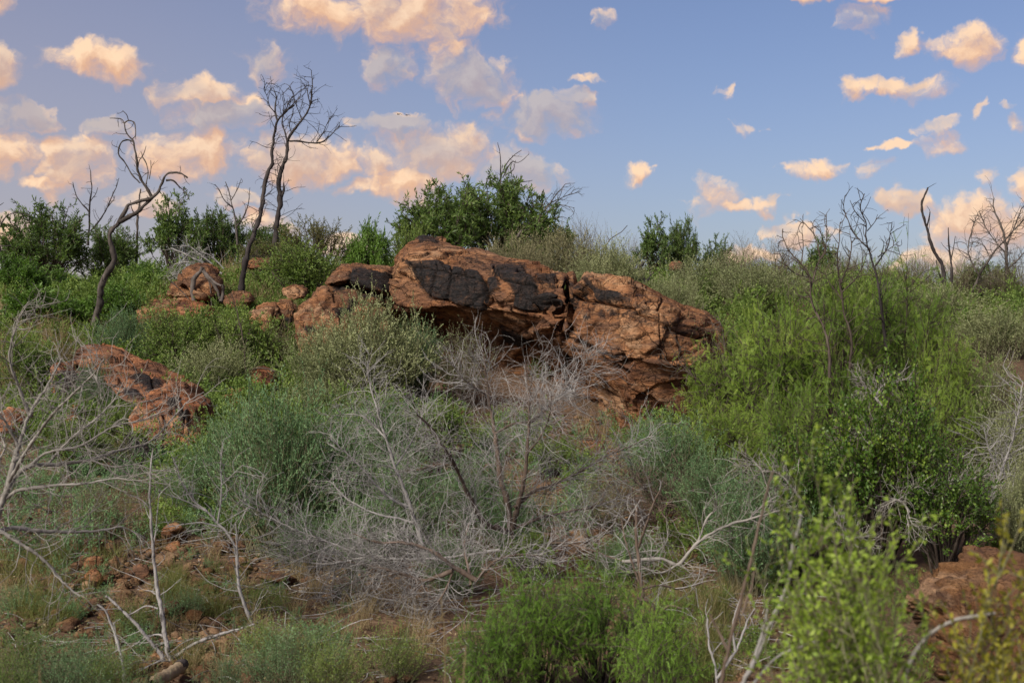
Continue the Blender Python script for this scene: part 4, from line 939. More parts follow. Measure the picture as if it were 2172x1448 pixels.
 ('airy_saltbush', 220, 1010, 190, 1150, None, 'brownish twiggy shrub behind the bleached lower branches', 'shrub', 'shrub'),
 # bottom
 ('green_mesquite', 1150, 1205, 230, None, 6.7, 'bright green feathery bush at the bottom centre', 'bush', 'bush'),
 ('green_mesquite', 1270, 1195, 230, None, 6.9, 'bright green feathery bush just right of the bottom centre one', 'bush', 'bush'),
 ('green_mesquite', 1040, 1270, 200, None, 6.3, 'darker feathery bush at the left of the bottom centre bushes', 'bush', 'bush'),
 ('green_mesquite', 1390, 1265, 180, None, 6.2, 'feathery bush behind the curved brown stick', 'bush', 'bush'),
]
def prow(t):
    key, cx, top, w, base, dep, label, name, cat = t
    plant(key, cx, top, w, base, dep, label, {'bush': 'bush', 'shrub': 'shrub', 'thicket': 'mesquite_bush'}[name], cat)
for t in PL: prow(t)
for i, t in enumerate([('forb', 40, 1320, 160, 6.9), ('blueforb', 170, 1345, 190, 6.9), ('forb', 235, 1360, 130, 6.5), ('blueforb', 30, 1240, 120, 8.6), ('blueforb', 300, 1420, 130, 6.2), ('forb', 575, 1300, 150, 7.3), ('blueforb', 610, 1325, 190, 6.8), ('forb', 700, 1340, 150, 6.6), ('forb', 830, 1320, 150, 7.0), ('blueforb', 400, 1240, 110, 8.4), ('forb', 280, 1270, 100, 8.0), ('forb', 560, 1230, 110, 8.6), ('blueforb', 480, 1385, 120, 6.5), ('blueforb', 125, 1360, 200, 6.2), ('forb', 20, 1370, 140, 6.0)]):
    lab = ['yellow-green low herb near the bottom left corner', 'blue-green low herb left of the three-pronged sapling', 'pale green herb close to the grey crooked stem', 'blue-green herb at the left edge beside dry grass',
           'thin blue-green herb at the broken log', 'green herb right of the bleached ground branch', 'blue-green herb at the bottom left of the dead central shrub', 'green herb nearest the bare earth at the bottom', 'green herb under the right end of the drooping dead twigs', 'blue-green herb among stones right of the three-pronged sapling', 'green herb between the two thin pale saplings and the stones', 'green herb under the long sweeping grey branch', 'blue-green herb right of the broken log',
           'blue-green herb on the bottom edge at left', 'yellow-green herb in the bottom left corner'][i]
    plant(t[0], t[1], t[2], t[3], None, t[4], lab, 'herb', 'herb')

# ground cover: low herbs past counting, one object
def scatter_mesh(name, template, pts, scl, mat_, seed, label, cat):
    rng = np.random.default_rng(seed); Vs = []; Fs = []; n = 0
    for p, s in zip(pts, scl):
        V, F = template[rng.integers(len(template))]; th = rng.random() * 6.283; c, sn = math.cos(th), math.sin(th)
        W = V * s; W = np.stack([W[:, 0] * c - W[:, 1] * sn, W[:, 0] * sn + W[:, 1] * c, W[:, 2] * (.7 + .5 * rng.random())], 1) + p
        Vs.append(W); Fs.append(F + n); n += len(V)
    o = link(name, mk_mesh(name, np.concatenate(Vs), np.concatenate(Fs), [mat_])); tag(o, label, cat, kind='stuff'); return o
def tmpl(fn, n, **kw):
    r = []
    for i in range(n):
        gs, gl_ = fn(seed=3000 + i * 7, **kw); g = Geo()
        for q in (gs, gl_):
            g.add(np.concatenate(q.V), np.concatenate(q.F))
        r.append((np.concatenate(g.V), np.concatenate(g.F)))
    return r
def grass_t(seed, blades=60, H=.3, sp=.05, lean=.5, r=.0016):
    rng = np.random.default_rng(seed); g = Geo(); a = rng.random(blades) * 6.283
    S = np.stack([rng.normal(size=blades) * sp, rng.normal(size=blades) * sp, np.zeros(blades)], 1)
    D = np.stack([np.cos(a) * lean * rng.random(blades), np.sin(a) * lean * rng.random(blades), np.ones(blades)], 1)
    P = grow(S, D, H * (.5 + .7 * rng.random(blades)), 5, rng, .10, .05, -.07)
    t = np.linspace(0, 1, 5); side = nrm(np.cross(P[:, -1] - P[:, 0], rng.normal(size=(blades, 3))))[:, None] * (r * (1.2 - t))[None, :, None]
    V = np.stack([P - side, P + side], 2).reshape(-1, 3)
    i = (np.arange(blades)[:, None] * 10 + np.arange(4)[None] * 2).ravel(); F = np.stack([i, i + 1, i + 3, i + 2], 1); g.add(V, F)
    return g, None
GT = []
for i in range(5):
    g, _ = grass_t(40 + i, 55, .32, .05, .55, .0022); GT.append((np.concatenate(g.V), np.concatenate(g.F)))
def pts_in(x0, x1, y0, y1, n, rng): return [gpoint(rng.uniform(x0, x1), rng.uniform(y0, y1)) for _ in range(n)]
rng = np.random.default_rng(77)
T_H = tmpl(fan_shrub, 4, W=.5, H=.32, stems=16, subs=4, lv=6, ll=.03, lw=.012, r=.002, twig_len=.1)
pp = pts_in(0, 640, 640, 960, 260, rng) + pts_in(300, 1350, 800, 1150, 330, rng) + pts_in(1300, 2172, 560, 1000, 300, rng) + pts_in(0, 700, 570, 700, 160, rng) + pts_in(1300, 2172, 980, 1448, 160, rng)
# beyond the crest the cover goes on
pp += [np.array([x, y, float(ground(x, y))]) for x, y in zip(rng.uniform(-16, 17, 620), rng.uniform(24, 40, 620))]
def bare_path(p): return 10.5 < p[1] < 20 and 860 < 1086 + p[0] / p[1] * FPX < 1350
pp = [p for p in pp if not bare_path(p) or rng.random() < .12]
scatter_mesh('ground_cover', T_H, pp, [(.7 + 1.0 * rng.random() * min(p[1] / 18, 1.4)) * (.42 if p[1] < 10 else .75 if p[1] < 13 else 1) for p in pp], M_HERB, 3, 'low green scrub and herbs filling the slope between the shrubs', 'ground cover')
pp = pts_in(0, 560, 1080, 1448, 60, rng) + pts_in(600, 1300, 880, 1150, 150, rng) + pts_in(500, 760, 1250, 1448, 20, rng) + pts_in(0, 500, 860, 1080, 90, rng)
pp = [p for p in pp if not bare_path(p) or rng.random() < .25]
scatter_mesh('blue_green_cover', tmpl(fan_shrub, 3, W=.45, H=.25, stems=14, subs=4, lv=7, ll=.018, lw=.007, r=.0016, twig_len=.09), pp, [(.6 + .7 * rng.random()) * (.5 if p[1] < 10 else 1) for p in pp], M_BLUE, 4, 'sparse blue-green herbs dotted over the stony soil', 'ground cover')
pp = pts_in(0, 140, 1180, 1330, 46, rng) + pts_in(340, 470, 1230, 1320, 26, rng) + pts_in(100, 330, 880, 1010, 60, rng) + pts_in(1380, 1560, 1240, 1448, 40, rng) + pts_in(0, 700, 1050, 1448, 40, rng)
scatter_mesh('green_grass', GT, pp, [(.35 + .35 * rng.random()) * (1 if p[1] < 14 else 1.5) for p in pp], M_GRASS, 5, 'yellowish green grass tufts among the stones', 'grass')
pp = pts_in(470, 520, 560, 625, 60, rng) + pts_in(300, 620, 620, 800, 90, rng) + pts_in(0, 130, 620, 860, 60, rng) + pts_in(560, 1000, 1150, 1448, 50, rng) + pts_in(1300, 1600, 1150, 1448, 60, rng) + pts_in(700, 860, 520, 560, 20, rng) + pts_in(0, 560, 1100, 1448, 50, rng) + pts_in(840, 1300, 930, 1200, 60, rng)
scatter_mesh('dry_grass', GT, pp, [(.7 + .6 * rng.random()) * (1.7 if p[1] > 18 else .5) for p in pp], M_STRAW, 6, 'straw-coloured dry grass in thin tufts on the slope', 'grass')

# fallen twigs and litter
def litter():
    rng = np.random.default_rng(12); g = Geo()
    pts = np.array(pts_in(0, 700, 1100, 1448, 260, rng) + pts_in(760, 1400, 920, 1300, 300, rng) + pts_in(1300, 1700, 1050, 1448, 260, rng) + pts_in(560, 1000, 1180, 1448, 130, rng))
    a = rng.random(len(pts)) * 6.283; D = np.stack([np.cos(a), np.sin(a), rng.normal(size=len(pts)) * .1 + .05], 1)
    P = grow(pts + [0, 0, .02], D, .12 + .35 * rng.random(len(pts)), 6, rng, .05, .12, -.01)
    tubes(g, P, taper(len(P), 6, .0035, .0018), 3)
    o = g.obj('twig_litter', M_TWIG); tag(o, 'grey fallen twigs lying over the soil and stones', 'litter', kind='stuff')
litter()

def leaf_litter():
    rng = np.random.default_rng(21); g = Geo()
    P = np.array(pts_in(0, 720, 1080, 1448, 3500, rng) + pts_in(560, 1350, 950, 1448, 3500, rng) + pts_in(1300, 1700, 1000, 1448, 1200, rng)); P[:, 2] += .012 + .02 * rng.random(len(P))
    a = rng.random(len(P)) * 6.283; D = np.stack([np.cos(a), np.sin(a), rng.normal(size=len(P)) * .35], 1); leaves(g, P, D, .032, .012, rng, 1.5)
    tag(g.obj('leaf_litter', M_STRAW), 'pale dry leaves and bark flakes strewn on the soil', 'litter', kind='stuff')
leaf_litter()

# ------------------------------------------------------------------ dead wood traced from the photograph, given its own depth
def traced(name, Y, lines, label, cat, material, tw=None, seed=1, twmat=None, base=None, wander=.25, yslope=0., sides=7, twpart='twigs', depths=None):
    """lines: (points px, r0 px, r1 px). The first is the trunk. tw = (children per line unit, length m, sub children, curl, radius)"""
    rng = np.random.default_rng(seed); b = lines[0][0][0]; base = at(b[0], b[1], Y)
    root = empty(name, base); tag(root, label, cat)
    Ps = []; prev = []
    for k, (pts, r0, r1) in enumerate(lines):
        pts = np.asarray(pts, float); ln = np.abs(np.diff(pts, axis=0)).sum(); n = int(max(8, ln / 5))
        q = smooth_poly(pts, n)
        # start distance: that of the nearest earlier point
        y0 = Y
        if prev:
            A = np.concatenate(prev); dd = np.hypot(A[:, 0] - q[0, 0], A[:, 1] - q[0, 1]); i = dd.argmin()
            if dd[i] < 30: y0 = A[i, 2]
        drift = rng.normal() * wander * (0 if k == 0 else 1)
        t = np.linspace(0, 1, n)
        y = y0 + drift * t * ln * Y / FPX + .04 * np.sin(t * 7 + rng.random() * 6) * ln * Y / FPX * .3
        wob = .5 * (r0 + r1) * .35
        q = q + np.stack([fbm(np.stack([t * n * .35, t * 0 + k, t * 0], 1), 2, seed), fbm(np.stack([t * n * .35, t * 0 + k + 50, t * 0], 1), 2, seed)], 1) * (wob + .5)
        prev.append(np.stack([q[:, 0], q[:, 1], y], 1))
        P = np.stack([(q[:, 0] - 1086) / FPX * y, y, EYE + (724 - q[:, 1]) / FPX * y], 1)
        rr = (r0 * (1 - t) + r1 * t) * (1 + .34 * fbm(np.stack([t * n * .42, t * 0 + k * 3, t * 0], 1), 2, seed + 3)) * Y / FPX
        g = Geo(); tubes(g, P[None], rr[None], sides if r0 > 2 else 5)
        o = g.obj('trunk' if k == 0 else 'branch', material, root, True, base)
        Ps.append((P, rr, ln))
    if tw:
        dens, L0, sub, curl, rad = tw; g = Geo()
        for P, rr, ln in Ps:
            m = max(1, int(ln * dens)); S, D, t = kids(P[None], m, .12, 1.0, .9, rng, .3)
            Ln = L0 * (.4 + .9 * rng.random(m)) * (1.15 - .5 * t)
            P1 = grow(S, D, Ln, 8, rng, curl, .16, .03); tubes(g, P1, taper(m, 8, rad, rad * .5), 4)
            if sub:
                S2, D2, _ = kids(P1, sub, .15, 1.0, .75, rng, .3)
                P2 = grow(S2, D2, L0 * .45 * (.4 + .9 * rng.random(len(S2))), 6, rng, curl * 1.5, .16, .02); tubes(g, P2, taper(len(P2), 6, rad * .6, rad * .3), 3)
        o = g.obj(twpart, twmat or material, root, False, base); o['kind'] = 'stuff'
    return root
traced('dead_tree', 22.3, [
    ([(200, 735), (200, 705), (203, 670), (212, 640), (213, 612), (225, 582), (240, 560), (243, 545), (237, 528), (232, 500), (236, 487), (250, 474), (262, 452), (274, 434), (290, 428), (312, 422), (326, 416), (336, 405), (343, 390), (350, 374), (358, 368), (375, 365), (389, 371), (398, 379)], 8.5, 1.6),
    ([(250, 472), (272, 461), (292, 448), (308, 434), (322, 420)], 5, 3.5),
    ([(322, 420), (312, 400), (300, 380), (291, 360), (290, 340), (286, 318), (281, 297), (268, 282), (264, 264), (258, 254), (246, 251), (233, 250)], 3.4, .8),
    ([(264, 262), (272, 256), (284, 260), (288, 276), (287, 288), (281, 294)], 1.4, .9), ([(272, 256), (268, 243), (260, 235)], 1.2, .6),
    ([(281, 300), (270, 297), (258, 302), (252, 316), (253, 330), (262, 341), (270, 354), (281, 372), (296, 388)], 1.6, 1.5),
    ([(291, 365), (295, 342), (304, 328), (310, 310)], 1.5, .6), ([(302, 332), (312, 352), (314, 374), (308, 393)], 1.2, 1.2), ([(316, 380), (320, 360), (319, 340)], 1.1, .6),
    ([(352, 382), (366, 382), (378, 394), (387, 402), (396, 402)], 2.4, 1.2), ([(387, 404), (396, 412), (402, 424)], 1.3, .8), ([(280, 460), (268, 462), (258, 456)], 1.3, .6)],
    'twisted grey dead tree with curling limbs, left of the ledge', 'dead tree', M_TRUNK, (.035, .22, 1, .12, .005), 3, M_CHAR)
traced('dead_tree', 25.0, [
    ([(514, 640), (513, 600), (520, 560), (528, 525), (541, 490), (550, 462), (556, 430), (560, 398), (568, 368), (577, 345), (577, 318), (582, 288), (588, 258), (600, 243), (612, 232), (624, 222)], 7, 1.8),
    ([(588, 256), (583, 232), (586, 208), (580, 186)], 2.2, .7), ([(584, 240), (572, 226), (566, 204), (560, 188), (566, 174)], 1.3, .5), ([(600, 243), (602, 222), (597, 200)], 1.4, .5), ([(612, 232), (628, 215), (640, 206)], 1.3, .5), ([(606, 236), (614, 214), (622, 202), (618, 190)], 1.2, .5), ([(512, 600), (508, 616), (506, 632)], 3, 2)],
    'left of two tall dead trees on the ridge, leaning with a charred foot', 'dead tree', M_CHAR, (.075, .45, 2, .10, .0062), 4)
traced('dead_tree', 31.5, [
    ([(584, 520), (585, 490), (589, 455), (594, 430), (593, 405), (592, 380), (600, 352), (607, 330), (610, 302), (618, 283), (634, 262), (648, 244), (658, 222), (662, 190), (661, 150)], 7, .7),
    ([(594, 425), (601, 408), (602, 388)], 4, 1.5), ([(610, 302), (604, 280), (598, 262), (600, 238)], 2.2, .8), ([(613, 300), (632, 300), (655, 303), (676, 303), (692, 296), (708, 280), (721, 265)], 2.2, .7), ([(672, 302), (684, 284), (694, 262), (703, 245)], 1.3, .5),
    ([(650, 240), (662, 216), (678, 210)], 1.3, .5), ([(640, 254), (632, 232), (624, 212)], 1.4, .5), ([(618, 282), (614, 262), (622, 242)], 1.4, .5), ([(658, 220), (652, 196), (655, 172)], 1.2, .5)],
    'right and taller of two tall dead trees, with a branch reaching right', 'dead tree', M_CHAR, (.085, .5, 2, .10, .007), 5)
traced('dead_tree', 33, [([(290, 570), (290, 520), (291, 480), (294, 440), (298, 400)], 3.6, 1.5), ([(293, 460), (280, 445), (276, 425)], 1.4, .5)], 'thin straight dead trunk right behind the twisted tree', 'dead tree', M_TRUNK, (.03, .3, 1, .1, .006), 6)
traced('dead_tree', 33, [([(186, 520), (189, 480), (190, 440), (194, 400), (192, 362)], 2.8, .8), ([(190, 450), (172, 430), (160, 410), (154, 386)], 1.6, .6), ([(190, 430), (202, 412), (207, 398)], 1.2, .5), ([(192, 490), (215, 462), (232, 430), (245, 400), (252, 378)], 2, .7), ([(228, 440), (240, 425), (244, 415)], 1, .5), ([(200, 490), (225, 478), (240, 458)], 1.2, .6)],
       'forked dead tree rising out of the far left dark bush', 'dead tree', M_CHAR, (.05, .25, 1, .1, .006), 7)
traced('dead_tree', 31, [([(504, 520), (500, 470), (494, 440), (486, 410), (478, 385)], 2.4, .7), ([(502, 480), (516, 460), (527, 430), (530, 398)], 1.9, .6), ([(494, 440), (476, 425), (466, 405), (456, 392)], 1.5, .6), ([(490, 425), (502, 405), (512, 380)], 1.4, .5)],
       'low forked dead tree on the ridge left of the tall tree pair', 'dead tree', M_TRUNK, (.05, .25, 1, .1, .006), 8)
traced('dead_shrub', 28, [([(20, 640), (4, 560), (-2, 500), (3, 475), (20, 455), (45, 452), (66, 458)], 3, .8), ([(2, 520), (14, 522), (25, 520)], 1.4, .8), ([(3, 475), (-8, 445), (8, 430)], 1.4, .6), ([(6, 600), (2, 570), (6, 555)], 2, .8)], 'bare dark branch curling in at the left edge of the skyline', 'dead branch', M_CHAR, (.02, .2, 0, .1, .005), 9)
traced('dead_tree', 31.3, [([(1050, 500), (1055, 440), (1060, 400), (1063, 375), (1076, 345), (1090, 330), (1106, 319)], 2.2, .7), ([(1061, 385), (1062, 350), (1060, 325), (1055, 302)], 1.6, .6), ([(1066, 378), (1085, 345), (1100, 345), (1122, 328)], 1.4, .5), ([(1072, 372), (1088, 360), (1094, 340)], 1.1, .5), ([(1060, 412), (1082, 396), (1100, 388), (1130, 383)], 1.6, .6)],
       'bare branches sticking out of the top of the tall dark bush', 'dead branch', M_CHAR, (.03, .25, 1, .08, .005), 10)
traced('dead_tree', 30, [([(1085, 520), (1110, 485), (1140, 460), (1160, 440), (1180, 412), (1200, 390)], 2.6, .7), ([(1125, 475), (1160, 450), (1190, 420), (1215, 412), (1231, 406)], 2, .6), ([(1160, 452), (1185, 436), (1205, 438), (1219, 441)], 1.3, .5), ([(1170, 430), (1186, 420), (1192, 402)], 1.2, .5), ([(1105, 490), (1150, 478), (1180, 462), (1195, 460)], 1.5, .5), ([(1145, 460), (1155, 430), (1172, 408)], 1.3, .5)],
       'fan of bare grey branches leaning right from the dark bushes', 'dead branch', M_TRUNK, (.07, .35, 2, .08, .0055), 11)
traced('dead_branch', 28.5, [([(1276, 545), (1290, 512), (1305, 500), (1318, 492), (1331, 478)], 1.6, .7), ([(1292, 510), (1288, 500)], 1, .5)], 'short slanting bare branch on the ridge above the boulder', 'dead branch', M_TRUNK, None, 12)
traced('burnt_stump', 27.6, [([(1368, 610), (1362, 585), (1358, 568), (1366, 556)], 9, 4), ([(1362, 590), (1352, 600), (1348, 612)], 4, 2), ([(1370, 600), (1380, 585), (1378, 572)], 4, 2)], 'black burnt stump behind the boulder below the twin-topped tree', 'stump', M_CHAR, None, 13, sides=8)
traced('dead_stump', 24.2, [([(412, 668), (410, 640), (408, 615), (413, 590), (424, 576), (430, 566)], 6, 4.5), ([(430, 576), (446, 590), (458, 602), (470, 606)], 4, 2), ([(436, 584), (452, 600), (462, 622), (468, 640)], 4, 3), ([(432, 570), (444, 600), (448, 640), (450, 690), (454, 715)], 1.8, 1), ([(468, 640), (474, 618), (472, 604)], 4, 3), ([(410, 650), (420, 670), (428, 700)], 3, 1.2), ([(362, 596), (385, 618), (405, 640)], 1.3, 1)],
       'broken flaking dead stump with propped limbs in front of the perched boulder', 'stump', M_TRUNK, None, 14, sides=8)
traced('fallen_branches', 27, [([(470, 580), (440, 562), (410, 548), (385, 535), (362, 526)], 2.8, 1), ([(462, 570), (430, 560), (395, 556), (370, 560)], 2, .8), ([(450, 560), (425, 540), (405, 525), (385, 520)], 2, .7), ([(462, 590), (435, 572), (412, 568), (398, 575)], 2, .8), ([(475, 570), (450, 545), (430, 536), (400, 535)], 1.6, .8)],
       'heap of fallen grey branches above the perched round boulder', 'dead branch', M_TWIG, (.14, .4, 2, .09, .005), 15)
traced('fallen_branches', 26, [([(358, 596), (370, 588), (382, 592), (392, 588)], 1.6, .8), ([(352, 590), (372, 582), (390, 586)], 1.2, .6), ([(350, 602), (362, 590), (365, 580)], 1.2, .6)], 'tangle of pale twigs at the left of the perched boulder', 'dead branch', M_TWIG, (.4, .35, 2, .14, .0045), 16)
# thin bent stem in front of the green bushes
traced('dead_sapling', 18.8, [([(522, 830), (525, 800), (520, 775), (518, 740), (514, 710), (507, 680), (500, 650), (490, 620)], 2.4, .8), ([(518, 748), (508, 738), (503, 730)], 1.2, .6), ([(518, 732), (526, 722)], 1, .5), ([(522, 786), (548, 780), (575, 784), (592, 790), (606, 806)], 2, 1.2)], 'thin bent dark stem standing in the green bushes left of centre', 'sapling', M_STEM, (.05, .18, 1, .1, .004), 17)
# burnt thicket on the right
traced('burnt_tree', 12.9, [([(1760, 800), (1758, 740), (1745, 690), (1722, 640), (1718, 590), (1700, 560), (1672, 530), (1660, 500), (1660, 486)], 3.4, .9), ([(1720, 610), (1735, 560), (1752, 520), (1753, 455)], 2, .7), ([(1740, 545), (1728, 500), (1712, 480), (1697, 463)], 1.8, .7), ([(1752, 540), (1745, 505), (1735, 480)], 1.2, .5), ([(1700, 560), (1704, 520), (1700, 480)], 1.3, .5), ([(1722, 590), (1680, 575), (1655, 540), (1650, 520)], 1.2, .5)],
       'left bare black stems of the burnt thicket', 'burnt tree', M_STEM, (.06, .22, 1, .1, .004), 18)
traced('burnt_tree', 13.2, [([(1800, 800), (1806, 720), (1790, 660), (1782, 600), (1776, 560), (1780, 510), (1782, 470)], 3.2, .8), ([(1784, 600), (1800, 560), (1806, 520), (1802, 490)], 2, .7), ([(1786, 620), (1815, 590), (1832, 560), (1840, 530)], 1.6, .6), ([(1790, 640), (1760, 600), (1748, 575)], 1.4, .6)],
       'middle bare black stems of the burnt thicket', 'burnt tree', M_STEM, (.06, .22, 1, .1, .004), 19)
traced('burnt_tree', 13.4, [([(1880, 740), (1870, 660), (1862, 600), (1850, 555), (1838, 510), (1836, 470), (1825, 440), (1834, 410)], 3.4, .8), ([(1846, 530), (1815, 500), (1800, 470), (1790, 440), (1792, 415)], 2, .7), ([(1840, 490), (1856, 470), (1862, 455)], 1.2, .5), ([(1856, 565), (1880, 530), (1888, 500), (1892, 470)], 1.8, .7), ([(1862, 545), (1890, 525), (1908, 512)], 1.4, .5), ([(1834, 470), (1815, 450), (1803, 425)], 1.3, .5)],
       'tallest bare stems at the right of the burnt thicket', 'burnt tree', M_CHAR, (.06, .22, 1, .1, .004), 20)
traced('burnt_tree', 27.5, [([(2012, 640), (2004, 600), (1998, 560), (1982, 535), (1970, 500), (1962, 470), (1956, 450), (1956, 430), (1968, 398)], 4.6, 2), ([(1966, 480), (1970, 465), (1973, 450)], 2, 1.2), ([(2018, 620), (2018, 560), (2012, 520), (2011, 482)], 3.5, 1), ([(2000, 600), (1990, 575), (1986, 552)], 2, 1), ([(2016, 560), (2024, 520), (2026, 500)], 1.6, .8)],
       'black pole-like burnt tree with a hooked top at the right', 'burnt tree', M_CHAR, (.012, .3, 0, .1, .006), 21)
traced('dead_tree', 29, [([(2138, 645), (2138, 600), (2135, 550), (2132, 510), (2120, 470), (2106, 440), (2108, 420)], 6, .9), ([(2050, 650), (2075, 590), (2105, 540), (2140, 500), (2172, 465)], 3.2, 1.2), ([(2080, 590), (2055, 540), (2058, 500), (2075, 450)], 2, .7), ([(2135, 540), (2110, 510), (2090, 480), (2078, 450)], 1.6, .6), ([(2136, 520), (2152, 480), (2168, 440)], 1.8, .6), ([(2138, 570), (2160, 550), (2185, 520)], 2, .8), ([(2100, 545), (2085, 520), (2060, 512)], 1.4, .5), ([(2128, 640), (2110, 600), (2095, 560)], 2, .8)],
       'spreading bare tree against the peach cloud at the right edge', 'dead tree', M_TRUNK, (.11, .5, 2, .12, .006), 22)
traced('dead_shrub', 14, [([(1540, 930), (1530, 870), (1536, 820), (1532, 780), (1538, 740), (1530, 690), (1520, 665)], 2.8, .8), ([(1532, 860), (1500, 820), (1460, 790), (1430, 780), (1410, 760)], 2.2, .7), ([(1534, 800), (1560, 770), (1590, 740)], 1.6, .6), ([(1460, 790), (1440, 760), (1445, 735)], 1.3, .5)],
       'dark crooked bare stems rising right of the split boulder', 'dead shrub', M_STEM, (.09, .3, 2, .12, .004), 23)

# ---- bleached dead shrubs in the foreground
traced('dead_shrub', 9.6, [([(1085, 1165), (1082, 1110), (1075, 1060), (1060, 1010), (1056, 960), (1047, 905), (1038, 850), (1032, 800), (1026, 745)], 8, 1.4),
    ([(1086, 1130), (1060, 1120), (1030, 1110), (1005, 1070), (980, 1020), (962, 980), (935, 940), (912, 905), (885, 880)], 6.5, 1.5),
    ([(1088, 1120), (1102, 1060), (1112, 1010), (1118, 950), (1122, 890), (1124, 830), (1132, 780)], 6, 1.2),
    ([(1092, 1075), (1130, 1045), (1180, 1025), (1230, 1000), (1290, 965), (1340, 945), (1382, 922)], 4, .9),
    ([(1120, 900), (1160, 865), (1200, 820), (1235, 780), (1262, 735)], 3, .9), ([(1050, 920), (1085, 900), (1130, 890), (1180, 850), (1215, 830)], 2.6, .8),
    ([(1095, 1120), (1140, 1100), (1200, 1085), (1260, 1075), (1330, 1050)], 3.6, .9), ([(962, 985), (930, 985), (890, 995), (850, 1000)], 2.2, .8), ([(1035, 840), (1005, 820), (980, 800), (960, 770)], 1.8, .7),
    ([(1085, 1150), (1130, 1160), (1190, 1150), (1250, 1165), (1320, 1190)], 3.6, 1), ([(1120, 960), (1150, 920), (1165, 880), (1170, 840)], 2.4, .8)],
    'big bare grey dead shrub filling the centre foreground', 'dead shrub', M_BROWNTW, (.17, .38, 5, .13, .0021), 24, M_TWIG, wander=.5)
traced('dead_shrub', 9.0, [([(905, 1190), (885, 1120), (862, 1050), (838, 990), (818, 930), (800, 870), (785, 815), (778, 765)], 5.5, 1.2),
    ([(870, 1075), (835, 1060), (800, 1030), (765, 990), (735, 960), (700, 930)], 3.4, .9), ([(880, 1110), (850, 1100), (800, 1090), (740, 1060), (700, 1020)], 3, .9), ([(818, 930), (790, 900), (760, 880), (720, 880)], 2, .7), ([(838, 990), (870, 940), (890, 890), (900, 840)], 2, .7)],
    'pale dead branches left of the big bare shrub', 'dead shrub', M_TWIG, (.14, .34, 4, .14, .0020), 25, wander=.5)
traced('dead_shrub', 8.2, [([(1010, 1230), (960, 1200), (920, 1170), (860, 1150), (800, 1150), (750, 1130)], 6, 1.4), ([(960, 1210), (900, 1230), (850, 1215), (790, 1200), (730, 1190), (660, 1170)], 5, 1), ([(1000, 1240), (990, 1190), (985, 1150), (995, 1110)], 4, 1.2), ([(1005, 1235), (1050, 1190), (1100, 1175), (1150, 1180)], 3.2, 1), ([(900, 1230), (870, 1260), (830, 1300), (790, 1330)], 3, .9), ([(960, 1215), (940, 1260), (900, 1310)], 2.6, .9), ([(800, 1200), (760, 1230), (720, 1250), (690, 1290)], 2.4, .8)],
    'drooping grey skirt of dead twigs low in the centre', 'dead shrub', M_BROWNTW, (.23, .34, 5, .16, .0019), 26, M_TWIG, wander=.6)
traced('dead_shrub', 7.4, [([(-60, 1190), (-20, 1120), (10, 1050), (35, 960), (62, 880), (100, 820), (130, 760)], 9, 1.6),
    ([(-10, 1110), (20, 1030), (60, 990), (120, 985), (190, 975), (250, 955), (310, 940), (350, 905), (400, 850), (432, 832)], 6.5, 1.1),
    ([(-30, 1140), (20, 1120), (80, 1125), (160, 1128), (230, 1122), (262, 1118), (310, 1140)], 6, 1.2), ([(5, 1060), (40, 1040), (110, 1030), (180, 1025), (240, 1015), (300, 1020)], 4.5, 1),
    ([(40, 950), (15, 900), (-10, 870)], 3.5, 1.4), ([(62, 880), (40, 820), (20, 760), (35, 690), (60, 640)], 4, 1), ([(20, 1020), (60, 950), (110, 880), (160, 830), (200, 790), (222, 760)], 4.6, 1), ([(100, 985), (150, 930), (200, 890), (240, 850), (260, 810)], 3.4, .9),
    ([(60, 990), (100, 960), (170, 945), (240, 905), (300, 890), (350, 870)], 3.6, .9), ([(-20, 1115), (40, 1150), (90, 1185), (130, 1230), (170, 1265)], 5, 2), ([(190, 975), (240, 990), (290, 985), (330, 1000)], 2.6, .8), ([(-20, 1000), (10, 950), (-5, 900), (10, 850)], 3.5, 1), ([(80, 840), (140, 800), (190, 785), (210, 770)], 2, .8)],
    'large bleached dead shrub reaching in from the left edge', 'dead shrub', M_PALE, (.07, .32, 3, .11, .0024), 27, M_PALE, wander=.55)
traced('dead_sapling', 7.4, [([(362, 1405), (352, 1360), (343, 1300), (334, 1250), (328, 1200), (322, 1130), (318, 1060), (320, 1000), (324, 950)], 5.6, 1.2),
    ([(350, 1408), (340, 1385), (318, 1360), (290, 1325), (255, 1290), (225, 1262)], 5, 2.2), ([(364, 1398), (395, 1375), (430, 1358), (475, 1342), (520, 1330), (540, 1322)], 4.6, 2), ([(335, 1290), (310, 1285), (285, 1298), (270, 1304)], 2, 1.2), ([(356, 1362), (340, 1345), (310, 1350), (280, 1370), (225, 1392)], 2.4, 1.2), ([(330, 1260), (318, 1252), (310, 1252)], 1.4, 1), ([(338, 1262), (348, 1256)], 1.4, 1), ([(325, 1170), (332, 1100), (338, 1040)], 1.6, .8), ([(320, 1080), (300, 1060), (275, 1050)], 1.3, .7)],
    'upright three-pronged dead sapling with black-flecked pale bark', 'sapling', M_SPECK, (.018, .16, 1, .12, .002), 28, M_TWIG)
traced('dead_sapling', 7.0, [([(258, 1460), (262, 1420), (252, 1370), (238, 1330), (224, 1295), (206, 1280)], 4.4, 1.8), ([(245, 1350), (244, 1330), (240, 1318)], 1.6, 1), ([(255, 1375), (236, 1385), (222, 1390)], 1.6, 1)], 'crooked grey stem standing left of the three-pronged sapling', 'sapling', M_TWIG, (.02, .12, 1, .12, .0018), 29)
